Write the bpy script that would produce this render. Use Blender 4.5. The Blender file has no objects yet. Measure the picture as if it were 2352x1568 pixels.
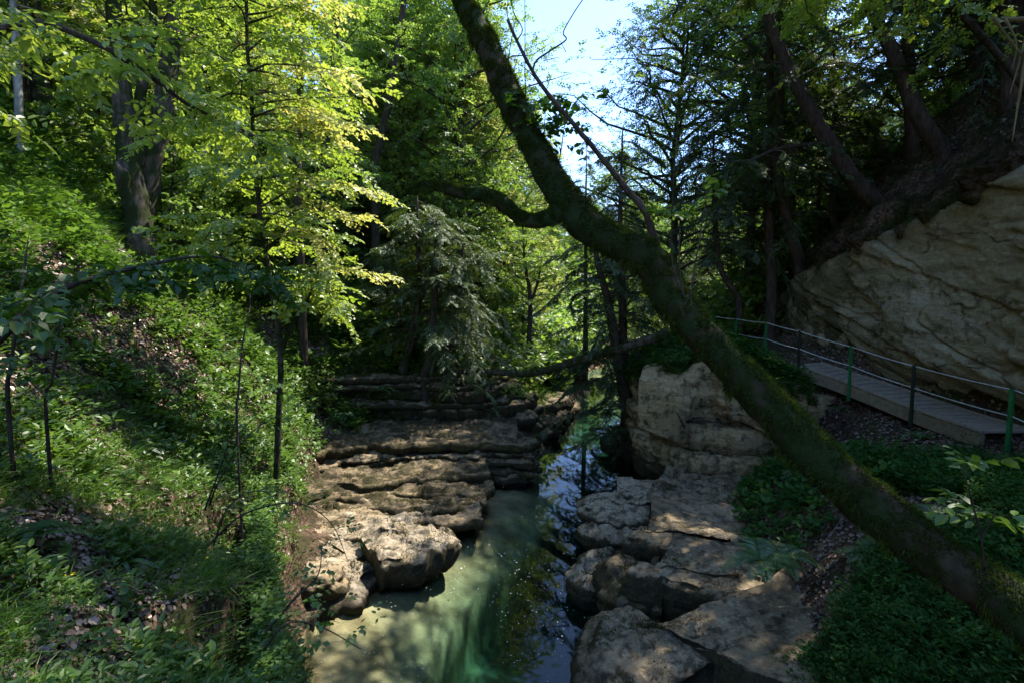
import bpy, math, random
import numpy as np
from math import radians, sin, cos, pi, tan
from mathutils import Vector
SC = bpy.context.scene
COL = SC.collection
# ------------------------------------------------------------------ camera
PITCH = radians(5.0)
cam_d = bpy.data.cameras.new('camera'); cam_d.lens = 18; cam_d.sensor_width = 36
cam_d.clip_start = 0.05; cam_d.clip_end = 1500
cam = bpy.data.objects.new('camera', cam_d); COL.objects.link(cam)
cam.location = (0, 0, 0); cam.rotation_euler = (radians(90) - PITCH, 0, 0)
SC.camera = cam
# ------------------------------------------------------------------ world, sun, exposure
SUN_AZ, SUN_EL = radians(46), radians(58)          # azimuth clockwise from +Y
w = bpy.data.worlds.new('World'); SC.world = w; w.use_nodes = True
nt = w.node_tree; nt.nodes.clear()
sky = nt.nodes.new('ShaderNodeTexSky'); sky.sky_type = 'NISHITA'; sky.sun_disc = False
sky.sun_elevation = SUN_EL; sky.sun_rotation = SUN_AZ
sky.air_density = 1.0; sky.dust_density = 0.3; sky.ozone_density = 3.5
bg = nt.nodes.new('ShaderNodeBackground'); bg.inputs[1].default_value = 0.15
wo = nt.nodes.new('ShaderNodeOutputWorld')
tn = nt.nodes.new('ShaderNodeMix'); tn.data_type = 'RGBA'; tn.blend_type = 'MULTIPLY'; tn.inputs[0].default_value = 1; tn.inputs[7].default_value = (.86, .93, 1.1, 1)
nt.links.new(sky.outputs[0], tn.inputs[6]); nt.links.new(tn.outputs[2], bg.inputs[0]); nt.links.new(bg.outputs[0], wo.inputs[0])
SUN_DIR = np.array([sin(SUN_AZ)*cos(SUN_EL), cos(SUN_AZ)*cos(SUN_EL), sin(SUN_EL)])
sd = bpy.data.lights.new('sun', 'SUN'); sd.energy = 3.7; sd.angle = radians(0.5); sd.color = (1, .93, .82)
so = bpy.data.objects.new('sun', sd); COL.objects.link(so)
so.rotation_euler = Vector(tuple(SUN_DIR)).to_track_quat('Z', 'Y').to_euler()
vs = SC.view_settings
vs.view_transform = 'Standard'; vs.look = 'None'; vs.gamma = 1; vs.use_curve_mapping = False
vs.exposure = 1.75
cy = SC.cycles
cy.max_bounces = 8; cy.diffuse_bounces = 4; cy.glossy_bounces = 3; cy.transmission_bounces = 5
cy.transparent_max_bounces = 8; cy.volume_bounces = 1; cy.use_denoising = True
cy.caustics_reflective = False; cy.caustics_refractive = False; cy.sample_clamp_indirect = 4
# ------------------------------------------------------------------ helpers
_c, _s = cos(PITCH), sin(PITCH)
def ray(px, py):                                   # view ray through a point of a 2352 x 1568 print of the photo
    x = (px - 1176) / 1176; y = (784 - py) / 1176
    return np.array([x, _c + y*_s, y*_c - _s])
def W(px, py, Y):
    r = ray(px, py); return r * (Y / r[1])
def G(px, py, z):
    r = ray(px, py); return r * (z / r[2])
def tag(o, label=None, cat=None, group=None, kind=None):
    if label: o['label'] = label
    if cat: o['category'] = cat
    if group: o['group'] = group
    if kind: o['kind'] = kind
    return o
def empty(name, loc=(0, 0, 0), label=None, cat=None, group=None):
    o = bpy.data.objects.new(name, None); COL.objects.link(o); o.location = tuple(float(v) for v in loc)
    o.empty_display_size = .1
    return tag(o, label, cat, group)
def mesh_np(name, V, F, mat, parent=None, smooth=False, attr=None, T=None, link=True):
    """V (n,3); F (m,4) quads and/or T (k,3) triangles -> ONE mesh object"""
    V = np.asarray(V, np.float32).reshape(-1, 3)
    me = bpy.data.meshes.new(name)
    F = np.zeros((0, 4), np.int32) if F is None else np.asarray(F, np.int32).reshape(-1, 4)
    T = np.zeros((0, 3), np.int32) if T is None else np.asarray(T, np.int32).reshape(-1, 3)
    me.vertices.add(len(V)); me.vertices.foreach_set('co', V.ravel())
    nl = F.size + T.size
    me.loops.add(nl); me.loops.foreach_set('vertex_index', np.concatenate([F.ravel(), T.ravel()]).astype(np.int32))
    me.polygons.add(len(F) + len(T))
    st = np.concatenate([np.arange(len(F))*4, F.size + np.arange(len(T))*3]).astype(np.int32)
    me.polygons.foreach_set('loop_start', st)
    me.update(calc_edges=True); me.validate()
    me.polygons.foreach_set('use_smooth', np.full(len(me.polygons), smooth, bool))
    if attr is not None:
        a = me.attributes.new('v', 'FLOAT', 'POINT'); a.data.foreach_set('value', np.asarray(attr, np.float32).ravel())
    me.materials.append(mat)
    if not link: return me
    o = bpy.data.objects.new(name, me); COL.objects.link(o)
    if parent is not None: o.parent = parent
    return o
def obj_me(name, me, parent=None, loc=None, rz=0, sc=1):
    o = bpy.data.objects.new(name, me); COL.objects.link(o)
    if parent is not None: o.parent = parent
    if loc is not None: o.location = tuple(float(v) for v in loc)
    o.rotation_euler = (0, 0, rz); o.scale = (sc, sc, sc)
    return o
class MB:
    def __init__(s): s.V = []; s.F = []; s.T = []; s.A = []; s.n = 0
    def add(s, V, F=None, T=None, a=0.5):
        V = np.asarray(V, float).reshape(-1, 3)
        if F is not None and len(F): s.F.append(np.asarray(F).reshape(-1, 4) + s.n)
        if T is not None and len(T): s.T.append(np.asarray(T).reshape(-1, 3) + s.n)
        s.V.append(V); s.A.append(np.broadcast_to(np.asarray(a, float), (len(V),))); s.n += len(V)
    def build(s, name, mat, parent=None, smooth=False, link=True):
        return mesh_np(name, np.concatenate(s.V), np.concatenate(s.F) if s.F else None, mat, parent, smooth,
                       np.concatenate(s.A), np.concatenate(s.T) if s.T else None, link)
    def box(s, c, size, ax=None, a=.5):
        h = np.array(size)/2
        P = np.array([[i, j, k] for i in (-1, 1) for j in (-1, 1) for k in (-1, 1)])*h
        if ax is not None: P = P @ np.array(ax)
        s.add(P + np.array(c), [[0,1,3,2],[4,6,7,5],[0,4,5,1],[2,3,7,6],[0,2,6,4],[1,5,7,3]], a=a)
def nrm(v): return v / np.maximum(np.linalg.norm(v, axis=-1, keepdims=True), 1e-9)
# gradient noise -----------------------------------------------------
_rg = np.random.default_rng(7); _perm = _rg.permutation(256); _perm = np.concatenate([_perm, _perm, _perm])
_grad = nrm(_rg.normal(size=(256, 3)))
def noise(P):
    P = np.asarray(P, float); I = np.floor(P).astype(int); f = P - I; I &= 255
    u = f*f*f*(f*(f*6 - 15) + 10)
    def g(a, b, c):
        h = _perm[_perm[_perm[(I[..., 0]+a) & 255] + ((I[..., 1]+b) & 255)] + ((I[..., 2]+c) & 255)]
        return (_grad[h]*(f - np.array([a, b, c]))).sum(-1)
    x, y, z = u[..., 0], u[..., 1], u[..., 2]
    L = lambda a, b, t: a + (b - a)*t
    return 1.6*L(L(L(g(0,0,0), g(1,0,0), x), L(g(0,1,0), g(1,1,0), x), y), L(L(g(0,0,1), g(1,0,1), x), L(g(0,1,1), g(1,1,1), x), y), z)
def fbm(P, o=4, lac=2.1, gain=.5):
    P = np.asarray(P, float); s = 0; a = 1
    for k in range(o): s = s + a*noise(P + 17.3*k); P = P*lac; a *= gain
    return s
def n2(x, y, f, o=3, s=0): return fbm(np.stack([x*f, y*f, np.full_like(x, s)], -1), o)
def smooth_line(pts, n=8, rad=None):
    """Catmull-Rom through the points"""
    P = np.asarray(pts, float); R = None if rad is None else np.asarray(rad, float)
    Q = np.vstack([2*P[0]-P[1], P, 2*P[-1]-P[-2]]); out = []; ro = []
    for i in range(1, len(Q)-2):
        for t in np.linspace(0, 1, n, endpoint=False):
            a, b, c, d = Q[i-1], Q[i], Q[i+1], Q[i+2]
            out.append(.5*((2*b)+(-a+c)*t+(2*a-5*b+4*c-d)*t*t+(-a+3*b-3*c+d)*t**3))
            if R is not None: ro.append(R[i-1]*(1-t)+R[i]*t)
    out.append(P[-1])
    if R is not None: ro.append(R[-1]); return np.array(out), np.array(ro)
    return np.array(out)
def tube(mb, pts, rad, sides=8, rough=0.0, seed=0, cap=True, a=.5, nf=3.0):
    P = np.asarray(pts, float); n = len(P); R = np.broadcast_to(np.asarray(rad, float), (n,))
    T = nrm(np.gradient(P, axis=0)); up = np.array([0.13, .21, 1.]) if abs(T[0][2]) < .9 else np.array([1., .1, .05])
    N = np.zeros((n, 3)); N[0] = nrm(np.cross(T[0], up))
    for i in range(1, n): v = N[i-1] - T[i]*np.dot(N[i-1], T[i]); N[i] = nrm(v)
    B = np.cross(T, N); th = np.arange(sides)/sides*2*pi
    D = N[:, None]*np.cos(th)[None, :, None] + B[:, None]*np.sin(th)[None, :, None]
    V = P[:, None] + D*R[:, None, None]
    if rough: V = V + D*(R[:, None, None]*rough*fbm((P[:, None]*1.0 + D*R[:, None, None]*2)*nf + seed*11.7, 3)[..., None])
    i = np.arange(n-1)[:, None]; j = np.arange(sides)[None]
    F = np.stack([i*sides+j, i*sides+(j+1) % sides, (i+1)*sides+(j+1) % sides, (i+1)*sides+j], -1).reshape(-1, 4)
    VV = V.reshape(-1, 3); TT = []
    if cap:
        VV = np.vstack([VV, P[-1:] + T[-1:]*R[-1]*.4, P[:1]]); m = n*sides; k = np.arange(sides)
        TT = np.vstack([np.stack([(n-1)*sides+k, (n-1)*sides+(k+1) % sides, np.full(sides, m)], -1),
                        np.stack([(k+1) % sides, k, np.full(sides, m+1)], -1)])
    mb.add(VV, F, TT, a=a)
    return V, D
# ------------------------------------------------------------------ leaves
def leaf_quads(P, D, N, L, Wd):
    """diamond leaves: base P, direction D, plane normal N"""
    S = nrm(np.cross(D, N)); L = np.asarray(L)[..., None]; Wd = np.asarray(Wd)[..., None]
    m = P + D*L*.45
    V = np.stack([P, m + S*Wd*.5, P + D*L - N*L*.06, m - S*Wd*.5], 1).reshape(-1, 3)
    return V, np.arange(len(V)).reshape(-1, 4)
def leaf_six(P, D, N, L, Wd):
    S = nrm(np.cross(D, N)); L = np.asarray(L)[..., None]; Wd = np.asarray(Wd)[..., None]
    a = P + D*L*.22; b = P + D*L*.66; e = N*Wd*.16
    V = np.stack([P, a+S*Wd*.42+e, b+S*Wd*.44+e*.6, P+D*L-N*L*.1, b-S*Wd*.44+e*.6, a-S*Wd*.42+e], 1).reshape(-1, 3)
    k = np.arange(len(P))*6
    F = np.concatenate([np.stack([k, k+1, k+2, k+3], -1), np.stack([k, k+3, k+4, k+5], -1)])
    return V, F
def rand_unit(r, n): return nrm(r.normal(size=(n, 3)))
def sprays(r, O, D, L, k, ll, lw, flat=.35, six=False, fwd=.55, droop=.25, keep=None):
    """n twigs (origin O, direction D, length L) carrying k alternate leaves each"""
    n = len(O); L = np.broadcast_to(np.asarray(L, float), (n,))
    up = np.array([0, 0, 1.]) + r.normal(size=(n, 3))*flat
    N = nrm(up - D*(up*D).sum(-1, keepdims=True)); S = np.cross(N, D)
    t = (np.arange(k)+.6)/k; sg = np.where(np.arange(k) % 2 == 0, 1., -1.)
    P = O[:, None] + D[:, None]*(L[:, None]*t)[..., None]
    P[..., 2] -= droop*(L[:, None]*t)**2*.5 * 2
    Dl = D[:, None]*fwd + S[:, None]*sg[None, :, None]*.8 + r.normal(size=(n, k, 3))*.22
    Dl[..., 2] -= droop*.6
    Dl = nrm(Dl); Nl = N[:, None] + r.normal(size=(n, k, 3))*.3
    Nl = nrm(Nl - Dl*(Nl*Dl).sum(-1, keepdims=True))
    P = P.reshape(-1, 3); Dl = Dl.reshape(-1, 3); Nl = Nl.reshape(-1, 3)
    v = np.repeat(np.clip(r.normal(.5, .18, n), 0, 1), k) + r.normal(0, .1, n*k)
    s = r.uniform(.7, 1.2, n*k)*np.tile(.75+.5*np.sin(pi*t), n)
    if keep is not None:
        m = keep(P); P, Dl, Nl, v, s = P[m], Dl[m], Nl[m], v[m], s[m]
    V, F = (leaf_six if six else leaf_quads)(P, Dl, Nl, ll*s, lw*s)
    return V, F, np.repeat(v, 6 if six else 4)
# ------------------------------------------------------------------ materials
def mat(name):
    m = bpy.data.materials.new(name); m.use_nodes = True; m.node_tree.nodes.clear(); return m, m.node_tree
class NT:
    def __init__(s, name):
        s.m, s.t = mat(name); s.L = s.t.links.new
        s.geo = None
    def n(s, typ, **kw):
        nd = s.t.nodes.new(typ)
        for k, v in kw.items():
            if k[0] == '_': setattr(nd, k[1:], v)
            else:
                key = {'i0': 0, 'i1': 1, 'i2': 2, 'i3': 3}.get(k, k.replace('_', ' '))
                if hasattr(v, 'is_output') or isinstance(v, bpy.types.NodeSocket): s.L(v, nd.inputs[key])
                else: nd.inputs[key].default_value = v
        return nd
    def pos(s, scale=(1, 1, 1)):
        if s.geo is None: s.geo = s.n('ShaderNodeNewGeometry')
        mp = s.n('ShaderNodeMapping'); s.L(s.geo.outputs['Position'], mp.inputs[0]); mp.inputs['Scale'].default_value = scale
        return mp.outputs[0]
    def noise(s, sc, det=6, rough=.55, scale=(1, 1, 1), dist=0):
        nd = s.n('ShaderNodeTexNoise', Scale=sc, Detail=det, Roughness=rough, Distortion=dist); s.L(s.pos(scale), nd.inputs['Vector'])
        return nd.outputs[0]
    def ramp(s, fac, stops):
        r = s.n('ShaderNodeValToRGB'); s.L(fac, r.inputs[0]); e = r.color_ramp.elements
        while len(e) < len(stops): e.new(.5)
        for el, (p, c) in zip(e, stops):
            el.position = p; el.color = (c, c, c, 1) if isinstance(c, (int, float)) else (*c, 1)
        return r.outputs[0]
    def mix(s, f, a, b, mode='MIX'):
        nd = s.t.nodes.new('ShaderNodeMix'); nd.data_type = 'RGBA'; nd.blend_type = mode
        for k, v in ((0, f), (6, a), (7, b)):
            if isinstance(v, bpy.types.NodeSocket): s.L(v, nd.inputs[k])
            else: nd.inputs[k].default_value = v if k == 0 else (*v, 1)
        return nd.outputs[2]
    def math(s, op, a, b=0., c=0.):
        nd = s.t.nodes.new('ShaderNodeMath'); nd.operation = op
        for k, v in enumerate((a, b, c)):
            if isinstance(v, bpy.types.NodeSocket): s.L(v, nd.inputs[k])
            else: nd.inputs[k].default_value = v
        return nd.outputs[0]
    def bump(s, h, st=.5, d=.05, nrm=None):
        b = s.n('ShaderNodeBump', Strength=st, Distance=d); s.L(h, b.inputs['Height'])
        if nrm is not None: s.L(nrm, b.inputs['Normal'])
        return b.outputs[0]
    def princ(s, col, rough=.8, nrm=None, spec=.3, **kw):
        p = s.n('ShaderNodeBsdfPrincipled')
        for k, v in (('Base Color', col), ('Roughness', rough), ('Specular IOR Level', spec)):
            if isinstance(v, bpy.types.NodeSocket): s.L(v, p.inputs[k])
            else: p.inputs[k].default_value = (*v, 1) if k == 'Base Color' else v
        if nrm is not None: s.L(nrm, p.inputs['Normal'])
        for k, v in kw.items(): p.inputs[k].default_value = v
        return p.outputs[0]
    def out(s, sh, vol=None):
        o = s.n('ShaderNodeOutputMaterial')
        if sh is not None: s.L(sh, o.inputs[0])
        if vol is not None: s.L(vol, o.inputs[1])
        return s.m
    def nz(s):
        if s.geo is None: s.geo = s.n('ShaderNodeNewGeometry')
        sp = s.n('ShaderNodeSeparateXYZ'); s.L(s.geo.outputs['Normal'], sp.inputs[0]); return sp.outputs[2]
    def z(s):
        if s.geo is None: s.geo = s.n('ShaderNodeNewGeometry')
        sp = s.n('ShaderNodeSeparateXYZ'); s.L(s.geo.outputs['Position'], sp.inputs[0]); return sp.outputs[2]

def rock_mat(name, base, dark, pale, moss_amt=.5, moss=(.05, .055, .014), face=.36, strata=1.0, wet=True, tan_=(.3, .22, .12)):
    t = NT(name)
    big = t.noise(.9, 6, .6); fine = t.noise(9, 8, .7); st = t.noise(1.6, 5, .6, scale=(.35, .35, 7.0))
    c = t.mix(t.ramp(big, [(.3, 0.), (.7, 1.)]), dark, base)
    c = t.mix(t.ramp(fine, [(.45, 0.), (.75, .8)]), c, pale)
    c = t.mix(t.math('MULTIPLY', t.ramp(st, [(.42, 1.), (.55, 0.)]), .55*strata), c, dark)
    c = t.mix(t.ramp(t.noise(2.1, 5, .65, scale=(1, 1, 1.6)), [(.5, 0.), (.66, .75)]), c, tan_)
    # moss and dark algae, heavier and darker on steep faces
    mn = t.noise(2.6, 8, .72)
    up = t.math('MULTIPLY', t.math('SUBTRACT', 1., t.math('MAXIMUM', t.nz(), 0.)), face)
    mf = t.ramp(t.math('ADD', mn, up), [(.66 - .2*moss_amt, 0.), (.74 - .2*moss_amt, .95)])
    mc = t.mix(t.ramp(t.noise(16, 8, .75), [(.38, 0.), (.68, 1.)]), tuple(.3*v for v in moss), tuple(1.9*v for v in moss))
    c = t.mix(mf, c, mc)
    al = t.ramp(t.noise(3.4, 8, .72), [(.5, 0.), (.6, .75)])
    c = t.mix(al, c, (.035, .03, .02))
    if wet:
        wz = t.ramp(t.math('ADD', t.z(), t.math('MULTIPLY', mn, .5)), [(0, 1.), (1, 0.)])
        wr = t.n('ShaderNodeMapRange'); t.L(t.z(), wr.inputs[0]); wr.inputs[1].default_value = -5.98; wr.inputs[2].default_value = -5.72
        wr.inputs[3].default_value = 1; wr.inputs[4].default_value = 0
        c = t.mix(t.math('MULTIPLY', wr.outputs[0], .75), c, (.03, .026, .018))
    vo = t.n('ShaderNodeTexVoronoi', Scale=3.2, _feature='DISTANCE_TO_EDGE'); t.L(t.pos((1, 1, 1.8)), vo.inputs['Vector'])
    crack = t.ramp(vo.outputs[0], [(0., 0.), (.03, 1.)])
    h = t.math('ADD', t.math('MULTIPLY', fine, .5), t.math('ADD', t.math('MULTIPLY', st, .8*strata), t.math('MULTIPLY', t.noise(28, 6, .7), .35)))
    h = t.math('ADD', h, t.math('MULTIPLY', mf, t.math('MULTIPLY', t.noise(60, 3, .7), .6)))
    b = t.bump(h, .9, .07)
    return t.out(t.princ(c, .82, b, .25))

def leaf_mat(name, c1, c2, trans=.5, tcol=None, rough=.45, gloss=.06, var=.25):
    """thin leaf: reflects and lets light through"""
    t = NT(name)
    at = t.n('ShaderNodeAttribute', _attribute_name='v'); oi = t.n('ShaderNodeObjectInfo')
    f = t.math('ADD', at.outputs['Fac'], t.math('MULTIPLY', t.math('SUBTRACT', oi.outputs['Random'], .5), var))
    c = t.mix(f, c1, c2)
    d = t.n('ShaderNodeBsdfDiffuse'); t.L(c, d.inputs[0])
    tr = t.n('ShaderNodeBsdfTranslucent')
    tc = t.mix(1.0, c, tcol or (1.25, 1.15, .5), 'MULTIPLY'); t.L(tc, tr.inputs[0])
    m = t.n('ShaderNodeMixShader', i0=trans); t.L(d.outputs[0], m.inputs[1]); t.L(tr.outputs[0], m.inputs[2])
    g = t.n('ShaderNodeBsdfGlossy', Roughness=rough); g.inputs[0].default_value = (1, 1, 1, 1)
    m2 = t.n('ShaderNodeMixShader', i0=gloss); t.L(m.outputs[0], m2.inputs[1]); t.L(g.outputs[0], m2.inputs[2])
    return t.out(m2.outputs[0])

def bark_mat(name, c1, c2, moss=.3, scale=(1, 1, .2), mosscol=(.05, .075, .012)):
    t = NT(name)
    a = t.noise(14, 7, .65, scale=scale); b = t.noise(2.2, 5, .6)
    c = t.mix(t.ramp(a, [(.35, 0.), (.65, 1.)]), c1, c2)
    mf = t.ramp(b, [(.6 - .25*moss, 0.), (.7 - .25*moss, 1.)])
    c = t.mix(t.math('MULTIPLY', mf, min(1, moss*2)), c, t.mix(t.noise(40, 4, .6), tuple(.4*v for v in mosscol), tuple(1.5*v for v in mosscol)))
    return t.out(t.princ(c, .9, t.bump(t.math('ADD', a, t.math('MULTIPLY', t.noise(50, 4, .6), .4)), .9, .03), .15))

M = {}
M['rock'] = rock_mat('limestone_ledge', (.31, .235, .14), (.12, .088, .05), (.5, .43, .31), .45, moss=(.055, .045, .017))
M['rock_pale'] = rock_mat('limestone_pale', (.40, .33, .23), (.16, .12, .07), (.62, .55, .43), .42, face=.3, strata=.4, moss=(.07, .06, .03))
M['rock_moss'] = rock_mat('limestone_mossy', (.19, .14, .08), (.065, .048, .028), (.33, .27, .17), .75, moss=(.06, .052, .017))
M['cliff'] = rock_mat('limestone_cliff', (.40, .35, .22), (.24, .2, .12), (.52, .47, .34), .22, wet=False, strata=.8, tan_=(.36, .29, .14))
def cliff_mat():
    t = NT('limestone_cliff_face')
    warp = t.noise(.5, 3, .5)
    big = t.noise(.35, 5, .6, dist=.5); mid = t.noise(1.4, 8, .65, scale=(1, .6, 1.5)); fine = t.noise(11, 9, .75); lay = t.noise(.9, 7, .7, scale=(.6, .45, 3.2), dist=.15)
    c = t.mix(t.ramp(big, [(.4, 0.), (.6, 1.)]), (.33, .255, .125), (.36, .31, .2))
    c = t.mix(t.ramp(mid, [(.4, 0.), (.7, .8)]), c, (.47, .41, .27))
    c = t.mix(t.math('MULTIPLY', t.ramp(lay, [(.4, 1.), (.5, 0.)]), .6), c, (.2, .14, .07))
    c = t.mix(t.ramp(fine, [(.42, .55), (.6, 0.)]), c, (.16, .13, .08))
    mo = t.ramp(t.math('ADD', t.noise(.8, 9, .75), t.math('MULTIPLY', lay, -.25)), [(.43, 0.), (.48, 1.)])
    low = t.n('ShaderNodeMapRange'); t.L(t.z(), low.inputs[0]); low.inputs[1].default_value = -2.2; low.inputs[2].default_value = 2.2; low.inputs[3].default_value = 1.; low.inputs[4].default_value = .25
    sy = t.n('ShaderNodeSeparateXYZ'); t.L(t.geo.outputs['Position'], sy.inputs[0]); fy = t.n('ShaderNodeMapRange'); t.L(sy.outputs[1], fy.inputs[0]); fy.inputs[1].default_value = 11.5; fy.inputs[2].default_value = 17.5; fy.inputs[3].default_value = -.04; fy.inputs[4].default_value = .10
    mo = t.ramp(t.math('ADD', t.math('ADD', t.noise(.8, 9, .75), fy.outputs[0]), t.math('MULTIPLY', lay, -.12)), [(.46, 0.), (.52, 1.)])
    c = t.mix(t.math('MULTIPLY', mo, low.outputs[0]), c, t.mix(t.noise(25, 4, .6), (.02, .024, .008), (.07, .06, .02)))
    mu = t.noise(2.3, 4, .6)
    nd = t.n('ShaderNodeTexVoronoi', Scale=.55, _feature='DISTANCE_TO_EDGE'); va = t.n('ShaderNodeVectorMath', _operation='ADD'); t.L(t.pos((1, .55, 1.3)), va.inputs[0]); vn = t.n('ShaderNodeTexNoise', Scale=1.6, Detail=6.0); t.L(t.pos(), vn.inputs['Vector']); t.L(vn.outputs['Color'], va.inputs[1]); t.L(va.outputs[0], nd.inputs['Vector'])
    cr = t.ramp(t.math('ADD', nd.outputs[0], t.math('MULTIPLY', t.ramp(mid, [(.45, 0.), (.6, 1.)]), .05)), [(.0, 0.), (.03, 1.)])
    c = t.mix(t.math('MULTIPLY', t.math('SUBTRACT', 1., cr), .6), c, (.09, .07, .04))
    h = t.math('ADD', t.math('MULTIPLY', fine, .5), t.math('ADD', t.math('MULTIPLY', mid, .9), t.math('MULTIPLY', lay, 1.2)))
    h = t.math('ADD', h, t.math('MULTIPLY', cr, .5))
    return t.out(t.princ(c, .88, t.bump(h, 1., .09), .2))
M['cliff'] = cliff_mat()
M['block'] = rock_mat('limestone_block', (.46, .35, .18), (.24, .17, .085), (.58, .48, .3), .15, face=.06, wet=True, tan_=(.36, .26, .12))
def soil_mat():
    t = NT('leaf_strewn_soil')
    vo = t.n('ShaderNodeTexVoronoi', Scale=13.0, Randomness=1.0); t.L(t.pos(), vo.inputs['Vector'])
    sp = t.n('ShaderNodeSeparateColor'); t.L(vo.outputs['Color'], sp.inputs[0])
    c = t.mix(sp.outputs[0], (.045, .028, .018), (.2, .135, .095))
    c = t.mix(t.ramp(t.noise(1.3, 6, .6), [(.35, .0), (.6, .8)]), c, (.035, .026, .016))
    c = t.mix(t.ramp(t.noise(.8, 7, .7), [(.52, 0.), (.62, .8)]), c, (.035, .055, .013))
    h = t.math('ADD', t.math('MULTIPLY', vo.outputs['Distance'], 1.2), t.math('MULTIPLY', t.noise(20, 6, .7), .8))
    return t.out(t.princ(c, .95, t.bump(h, 1, .05), .1))
M['soil'] = soil_mat()
def bed_mat():
    t = NT('silty_river_bed')
    a = t.noise(.9, 6, .6, scale=(1.5, 1.8, 1)); b = t.noise(7, 6, .6)
    c = t.mix(t.ramp(a, [(.35, 0.), (.62, 1.)]), (.2, .14, .07), (.46, .35, .19))
    c = t.mix(t.ramp(b, [(.5, 0.), (.75, .5)]), c, (.16, .13, .07))
    return t.out(t.princ(c, .9, t.bump(b, .5, .05), .1))
M['bed'] = bed_mat()
M['bark_dark'] = bark_mat('bark_dark', (.028, .02, .014), (.1, .075, .055), .2)
M['bark_moss'] = bark_mat('bark_mossy', (.03, .023, .016), (.12, .1, .075), .6, mosscol=(.025, .034, .008))
M['bark_pale'] = bark_mat('bark_pale', (.16, .15, .12), (.36, .34, .29), .15)
M['bark_yew'] = bark_mat('bark_reddish', (.028, .02, .015), (.09, .062, .045), .3, mosscol=(.02, .028, .008))
M['moss_under'] = bark_mat('moss_on_bark', (.03, .024, .012), (.055, .045, .025), .8, mosscol=(.018, .032, .007))
M['moss'] = leaf_mat('moss_fur', (.014, .027, .005), (.066, .1, .018), .25, gloss=.0)
M['moss_brown'] = leaf_mat('moss_fur_on_rock', (.02, .022, .006), (.1, .09, .025), .3, gloss=.0)
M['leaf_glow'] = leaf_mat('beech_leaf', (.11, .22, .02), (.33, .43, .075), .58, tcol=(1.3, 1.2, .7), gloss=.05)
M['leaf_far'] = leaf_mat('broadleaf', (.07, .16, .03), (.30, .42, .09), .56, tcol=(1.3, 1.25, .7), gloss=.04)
M['leaf_yellow'] = leaf_mat('young_leaf_yellow', (.30, .42, .07), (.56, .54, .2), .5, tcol=(1.2, 1.1, .8), gloss=.04)
M['leaf_dark'] = leaf_mat('shrub_leaf', (.02, .07, .006), (.06, .14, .014), .45, gloss=.03)
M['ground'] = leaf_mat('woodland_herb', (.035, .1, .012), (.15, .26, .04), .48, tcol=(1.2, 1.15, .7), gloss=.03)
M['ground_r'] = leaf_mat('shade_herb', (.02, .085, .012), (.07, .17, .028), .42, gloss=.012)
M['grass'] = leaf_mat('grass_blade', (.05, .14, .012), (.16, .3, .03), .45, gloss=.03)
M['needle'] = leaf_mat('yew_needle', (.02, .045, .012), (.075, .12, .03), .42, gloss=.03)
M['needle_pale'] = leaf_mat('yew_needle_silvery', (.03, .07, .018), (.12, .18, .05), .4, gloss=.04)
M['litter'] = leaf_mat('fallen_leaf', (.06, .04, .025), (.36, .25, .18), .1, tcol=(1, .8, .6), gloss=.06)
M['fern'] = leaf_mat('fern_frond', (.03, .1, .015), (.09, .2, .03), .45)
def flat(name, c, r=.6, metal=0., bumpy=0, spec=.3):
    t = NT(name); c2 = t.mix(t.ramp(t.noise(11, 5, .6), [(.35, 0.), (.7, 1.)]), tuple(.6*v for v in c), c)
    return t.out(t.princ(c2, r, t.bump(t.noise(35, 5, .6), .5, .01) if bumpy else None, spec, Metallic=metal))
M['steel'] = flat('galvanised_cable', (.75, .75, .72), .35, .5)
M['green'] = flat('green_post_paint', (.02, .16, .045), .5)
M['dkpost'] = flat('dark_post_paint', (.02, .03, .02), .6)
M['plank'] = flat('weathered_plank', (.36, .3, .23), .85, bumpy=1)
M['beam'] = flat('beam_timber', (.24, .19, .12), .85, bumpy=1)
M['deadwood'] = flat('splintered_wood', (.26, .2, .12), .8, bumpy=1)
M['foam'] = flat('foam', (.8, .8, .76), .7)
M['petal'] = flat('yellow_petal', (.75, .55, .02), .6)
def water_mat():
    t = NT('river_water')
    n1 = t.noise(5.0, 3, .5, scale=(1, 1.8, 1)); n2_ = t.noise(1.1, 2, .5)
    b = t.bump(t.math('ADD', t.math('MULTIPLY', n1, .07), n2_), .013, .02)
    fr = t.n('ShaderNodeFresnel', IOR=1.33); t.L(b, fr.inputs['Normal'])
    g = t.n('ShaderNodeBsdfGlossy', Roughness=.02); t.L(b, g.inputs['Normal'])
    tr = t.n('ShaderNodeBsdfTransparent')
    m = t.n('ShaderNodeMixShader'); t.L(fr.outputs[0], m.inputs[0]); t.L(tr.outputs[0], m.inputs[1]); t.L(g.outputs[0], m.inputs[2])
    sc_ = t.n('ShaderNodeVolumeScatter', Density=.014, Anisotropy=.3); sc_.inputs[0].default_value = (.25, .75, .65, 1)
    ab = t.n('ShaderNodeVolumeAbsorption', Density=1.0); ab.inputs[0].default_value = (.34, .655, .645, 1)
    ad = t.n('ShaderNodeAddShader'); t.L(sc_.outputs[0], ad.inputs[0]); t.L(ab.outputs[0], ad.inputs[1])
    return t.out(m.outputs[0], ad.outputs[0])
M['water'] = water_mat()
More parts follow.
